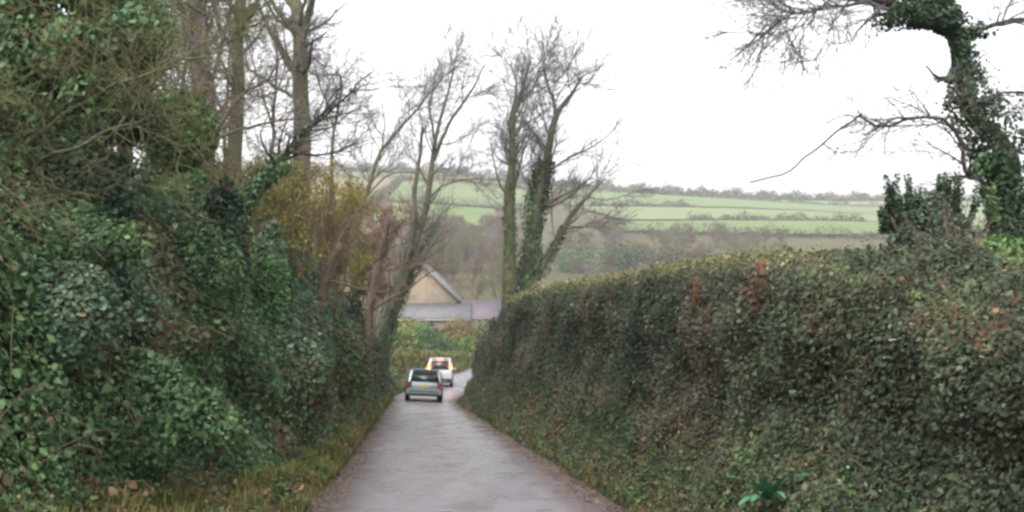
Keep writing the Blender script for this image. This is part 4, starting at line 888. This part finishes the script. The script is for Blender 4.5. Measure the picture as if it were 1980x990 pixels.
for px in (835, 875):
    f, x = opening(px, 1.1, 1.0, gzh + 1.2, WHITEP, 'window', hd - 3.0); prism('pane', [(x - .46, gzh + 1.28), (x + .46, gzh + 1.28), (x + .46, gzh + 2.1), (x - .46, gzh + 2.1)], hd - 3.07, hd - 3.052, DKGLASS, f)
prism('gutter', [(lx0, zb - .3), (lx1, zb - .3), (lx1, zb - .16), (lx0, zb - .16)], hd - 3.42, hd - 3.3, WHITEP, house)
barn = thing('outbuilding', (hx(922), hd + 3, gzh), 'low outbuilding with a purple slate roof beside the farmhouse', 'house')
bx0, bx1 = hx(888), hx(968)
prism('wall', [(bx0, gzh), (bx1, gzh), (bx1, hz_(617)), (bx0, hz_(617))], hd - 2.2, hd + 4, WHITEP, barn)
slab('roof', bx0 - .2, bx1 + .2, hd - 2.7, hz_(614), hd + 1, hz_(579) - .1, SLATE2, barn); slab('roof', bx0 - .2, bx1 + .2, hd + 4.7, hz_(614), hd + 1.005, hz_(579) - .1, SLATE2, barn)
for px in (905, 935):
    x = hx(px); f = prism('window', [(x - .5, gzh + .9), (x + .5, gzh + .9), (x + .5, gzh + 1.8), (x - .5, gzh + 1.8)], hd - 2.26, hd - 2.203, TRIM, barn)
    prism('pane', [(x - .42, gzh + .98), (x + .42, gzh + .98), (x + .42, gzh + 1.72), (x - .42, gzh + 1.72)], hd - 2.29, hd - 2.262, DKGLASS, f)

# hedges and bushes outside the far bend
def far_bush(label, px, py, d, rpx, rpy, n, size, pal, seed, name='bush', mat=DULL):
    return shrub(name, label, P(px, py, d), np.array([rpx, min(rpx, rpy * 1.4), rpy]) / F * d, n, size, pal, seed, mat=mat, hexa=False, stems=8, lump=.5, shell=.5)
far_bush('yellow-green hedge bush in front of the farmhouse lean-to', 790, 646, 107, 48, 30, 5600, .22, YELLOWISH, 801)
far_bush('dark green rounded bush above the two cars', 818, 658, 100, 42, 30, 5200, .2, IVY, 802)
far_bush('orange-brown bush in front of the outbuilding', 884, 648, 107, 34, 30, 5000, .2, [(2, (.2, .12, .06)), (2, (.14, .13, .05)), (2, (.2, .19, .07))], 803)
far_bush('grey-green bush by the hedge corner below the purple slate roof', 934, 650, 110, 34, 30, 5000, .22, [(3, (.10, .13, .06)), (2, (.16, .18, .08)), (1, (.16, .12, .07))], 804)
far_bush('olive bush on the bank left of the two cars', 765, 668, 90, 38, 36, 3200, .26, YELLOWISH + IVY, 805)
far_bush('low green bush on the verge left of the glowing brake lights', 775, 705, 70, 26, 24, 2000, .2, BRAMBLE + YELLOWISH, 806)
far_bush('dark leafy bramble bank right behind the car with glowing lights', 845, 676, 90, 46, 26, 5200, .18, IVY + IVY_DARK, 808)
far_bush('straggling olive bush on the verge between the dark bramble bank and the hedge corner', 905, 672, 93, 34, 20, 3800, .18, IVY_BRIGHT + YELLOWISH, 809)
far_bush('green garden hedge under the purple slate roof', 900, 676, 100, 50, 16, 2800, .25, IVY_BRIGHT + YELLOWISH, 807)

# ------------------------------------------------------------------ hillside: fields, hedgerows, woods
def on_hill(x, y): return float(ground_z(x, y)[0])
def field(label, c, c1, c2, seed, nseg=14):
    """c: four corners (x,y) anticlockwise"""
    c = np.array(c, float); a = np.linspace(0, 1, nseg); A, B = np.meshgrid(a, a); A = A[..., None]; B = B[..., None]
    p = (c[0] * (1 - A) + c[1] * A) * (1 - B) + (c[3] * (1 - A) + c[2] * A) * B; p = p.reshape(-1, 2)
    z = ground_z(p[:, 0], p[:, 1]) + .9
    i = np.arange(nseg * nseg).reshape(nseg, nseg); q = np.stack([i[:-1, :-1], i[:-1, 1:], i[1:, 1:], i[1:, :-1]], -1).reshape(-1, 4)
    o = mk('field', mesh_np('field', np.column_stack([p, z]), q, smooth=True), noise_mat('pasture', c1, c2, .035, .95, .1, 0)); return tag(o, kind='structure', label=label)
field('green pasture', [(40, 352), (118, 330), (190, 388), (40, 388)], (.105, .15, .06), (.13, .17, .07), 1)
field('green pasture', [(45, 394), (330, 394), (360, 448), (30, 448)], (.14, .175, .085), (.165, .19, .095), 2)
field('pale pasture', [(25, 455), (380, 455), (420, 545), (25, 545)], (.115, .16, .075), (.14, .175, .09), 3)
field('green pasture', [(25, 551), (420, 551), (450, 630), (20, 630)], (.14, .18, .09), (.16, .19, .10), 4)
field('green pasture', [(-52, 352), (-4, 352), (-8, 430), (-55, 430)], (.10, .145, .05), (.13, .175, .065), 5)
field('green pasture', [(-56, 440), (12, 440), (10, 540), (-60, 540)], (.11, .15, .065), (.13, .165, .075), 6)
field('straw-coloured stubble field', [(-150, 430), (-62, 430), (-66, 560), (-160, 560)], (.15, .13, .08), (.18, .155, .095), 7)
field('green pasture', [(-160, 570), (12, 570), (15, 632), (-160, 632)], (.13, .16, .08), (.15, .17, .09), 8)
field('green pasture', [(120, 322), (330, 262), (330, 388), (196, 388)], (.11, .15, .06), (.135, .17, .075), 9)
field('valley pasture', [(40, 146), (330, 146), (330, 232), (70, 214)], (.105, .14, .06), (.13, .155, .07), 10)
def hedgerow(label, pts, h, wid, per_m, pal, seed, size=.55, name='hedgerow'):
    rs = np.random.default_rng(seed); pts = np.array(pts, float); seg = np.linalg.norm(np.diff(pts, axis=0), axis=1); L = seg.sum(); n = int(L * per_m); cum = np.concatenate([[0], np.cumsum(seg)])
    s = rs.random(n) * L; xy = np.stack([np.interp(s, cum, pts[:, k]) for k in (0, 1)], 1); hh = h * (1 + .35 * np.sin(s * .31 + seed) + .3 * np.sin(s * .83 + 2 * seed) + .2 * rs.normal(size=n)); f = rs.random(n)
    xy = xy + rs.normal(0, wid * .4, (n, 2)); z = ground_z(xy[:, 0], xy[:, 1]) + f * np.maximum(hh, .5); p = np.column_stack([xy, z])
    m_ = len(pts) // 2; t = thing(name, (*pts[m_], on_hill(*pts[m_])), label, 'hedge', 'field hedges on the hillside')
    tag(mk('foliage', leaf_mesh('foliage', p, unit(rs.normal(size=(n, 3)) + np.array([0, -.5, .6])), size * rs.uniform(.6, 1.4, n), pick(pal, p, rs, 6), rs), DULL, t), kind='stuff'); return t
HR = [(3, (.05, .055, .03)), (3, (.075, .07, .045)), (2, (.09, .08, .055)), (1, (.05, .08, .035))]
hedgerow('dark field hedge dividing the lower pasture on the right of the hillside', [(70, 391), (105, 391), (141, 391)], 2.6, 1.6, 80, HR, 1)
hedgerow('short dark field hedge above the scrub on the hillside', [(36, 451), (60, 451), (84, 452)], 2.6, 1.6, 80, HR, 2)
hedgerow('long thin hedge across the upper pasture', [(25, 548), (200, 548), (400, 548)], 2.4, 1.6, 60, HR, 3)
hedgerow('long line of dark hedge trees along the right of the skyline', [(70, 636), (160, 634), (260, 636), (450, 640)], 4.6, 4, 110, HR, 4, 1.0)
hedgerow('line of hedge trees along the skyline behind the pair of trees', [(-10, 636), (40, 636), (70, 636)], 5, 4, 110, HR, 5, 1.0)
hedgerow('ragged hedge trees on the skyline behind the leaning roadside trees', [(-200, 634), (-90, 634), (-12, 636)], 5.5, 5, 100, HR, 6, 1.0)
hedgerow('brown hedge between the small green pastures on the slope', [(-60, 435), (-30, 435), (12, 435)], 3.2, 3, 50, HR, 7)
hedgerow('brown hedge above the straw-coloured field', [(-160, 565), (-70, 565), (12, 565)], 3, 3, 36, HR, 8)
hedgerow('brown hedge climbing the slope beside the small green pasture', [(-58, 350), (-60, 430), (-62, 560)], 3, 3, 40, HR, 9)
hedgerow('scrubby hedge at the foot of the pastures above the wood', [(36, 348), (112, 326), (330, 258)], 3.0, 4, 44, HR, 10)
# bare wood on the slope: four grown shapes, copied
protos = []
for k in range(5):
    rs = np.random.default_rng(900 + k); h = 7.5; b = np.zeros(3)
    st = [(spl([b, b + [rs.normal(0, .4), rs.normal(0, .4), h * .4], b + [rs.normal(0, 1.0), rs.normal(0, 1.), h * .85]], 10), np.linspace(.16, .04, 10))]
    for j in range(3): a = rs.uniform(0, 6.28); st.append((spl([b + [0, 0, h * .2], b + [math.cos(a) * 1.2, math.sin(a) * 1.2, h * .5], b + [math.cos(a) * 2.3, math.sin(a) * 2.3, h * .8]], 10), np.linspace(.1, .03, 10)))
    pp = np.array([q[0] for q in st]); rr = np.array([q[1] for q in st])
    l1 = sprout(pp, rr, 60, rs, (1.2, 2.6), t0=.25, up=.2, n=6, rmin=.03); l2 = sprout(*l1, 420, rs, (.6, 1.5), t0=.15, up=.15, n=5, rmin=.022); l3 = sprout(*l2, 900, rs, (.4, .9), n=4, rmin=.018)
    protos.append((tubes('trunk', [(pp[:1], rr[:1])], 5), tubes('crown', [(pp[1:], rr[1:]), l1, l2, l3], 3, False)))
WOODMATS = [TWIG_BROWN, TWIG_OLIVE, TWIG_GREY, TWIG_OLIVE, TWIG_BROWN]
for k, (a, b) in enumerate(protos): a.materials.append(BARK_GREY); b.materials.append(WOODMATS[k])
rw = np.random.default_rng(77)
def wood(n, px0, px1, d0, d1, label, group, s0=.7, s1=1.2):
    for _ in range(n):
        d = rw.uniform(d0, d1); x = (rw.uniform(px0, px1) - 990) / F * d; k = rw.integers(0, 5); a, b = protos[k]
        t = thing('bare_tree', (x, d, on_hill(x, d) - .1), label, 'tree', group); t.rotation_euler = (0, 0, rw.uniform(0, 6.28)); sc_ = rw.uniform(s0, s1); t.scale = (sc_ * 1.15, sc_ * 1.15, sc_)
        for nm, me in (('trunk', a), ('crown', b)):
            o = bpy.data.objects.new(nm, me); col.objects.link(o); o.parent = t
            if nm == 'crown': o['kind'] = 'stuff'
wood(95, 785, 1000, 150, 345, 'brown leafless tree in the small wood rising behind the farmhouse', 'bare trees of the wood behind the farmhouse')
wood(95, 1050, 1520, 225, 335, 'grey-brown leafless tree in the scrub wood below the hillside pastures', 'bare trees of the scrub wood below the pastures', .55, .95)
wood(24, 1060, 1900, 150, 222, 'grey-brown leafless tree in the scrub wood below the hillside pastures', 'bare trees of the scrub wood below the pastures', .5, .8)
wood(16, 640, 800, 150, 420, 'olive leafless tree on the slope behind the red-brown bush', 'bare trees behind the red-brown bush')
far_bush('dark evergreen bush beyond the clipped hedge, below the wood', 1200, 498, 238, 48, 30, 3600, .45, IVY_DARK + IVY_BLUE, 821, 'evergreen_bush')
far_bush('pale green bush beyond the clipped hedge, right of the ivy-thick tree', 1115, 504, 234, 42, 32, 3600, .45, [(3, (.09, .14, .07)), (2, (.14, .19, .10))], 822, 'evergreen_bush')
far_bush('dull brown-green bush beyond the clipped hedge, right of the evergreen bush', 1310, 500, 240, 60, 24, 3000, .45, HR, 823, 'evergreen_bush')

# ------------------------------------------------------------------ damp air
hz = mk('haze', mesh_np('haze', np.array([(x, y, z) for x in (-950, 950) for y in (-70, 830) for z in (-14, 75)], float),
        np.array([[0, 1, 3, 2], [4, 6, 7, 5], [0, 4, 5, 1], [2, 3, 7, 6], [0, 2, 6, 4], [1, 5, 7, 3]])), None)
hm = bpy.data.materials.new('damp_air'); hm.use_nodes = True; hn = hm.node_tree.nodes; hn.remove(hn['Principled BSDF'])
pv = hn.new('ShaderNodeVolumePrincipled'); pv.inputs['Color'].default_value = (.97, .98, 1, 1); pv.inputs['Density'].default_value = .00042; pv.inputs['Anisotropy'].default_value = 0
hm.node_tree.links.new(pv.outputs[0], hn['Material Output'].inputs['Volume']); hz.data.materials.append(hm)
tag(hz, 'thin pale damp air over the valley', 'haze', kind='stuff')
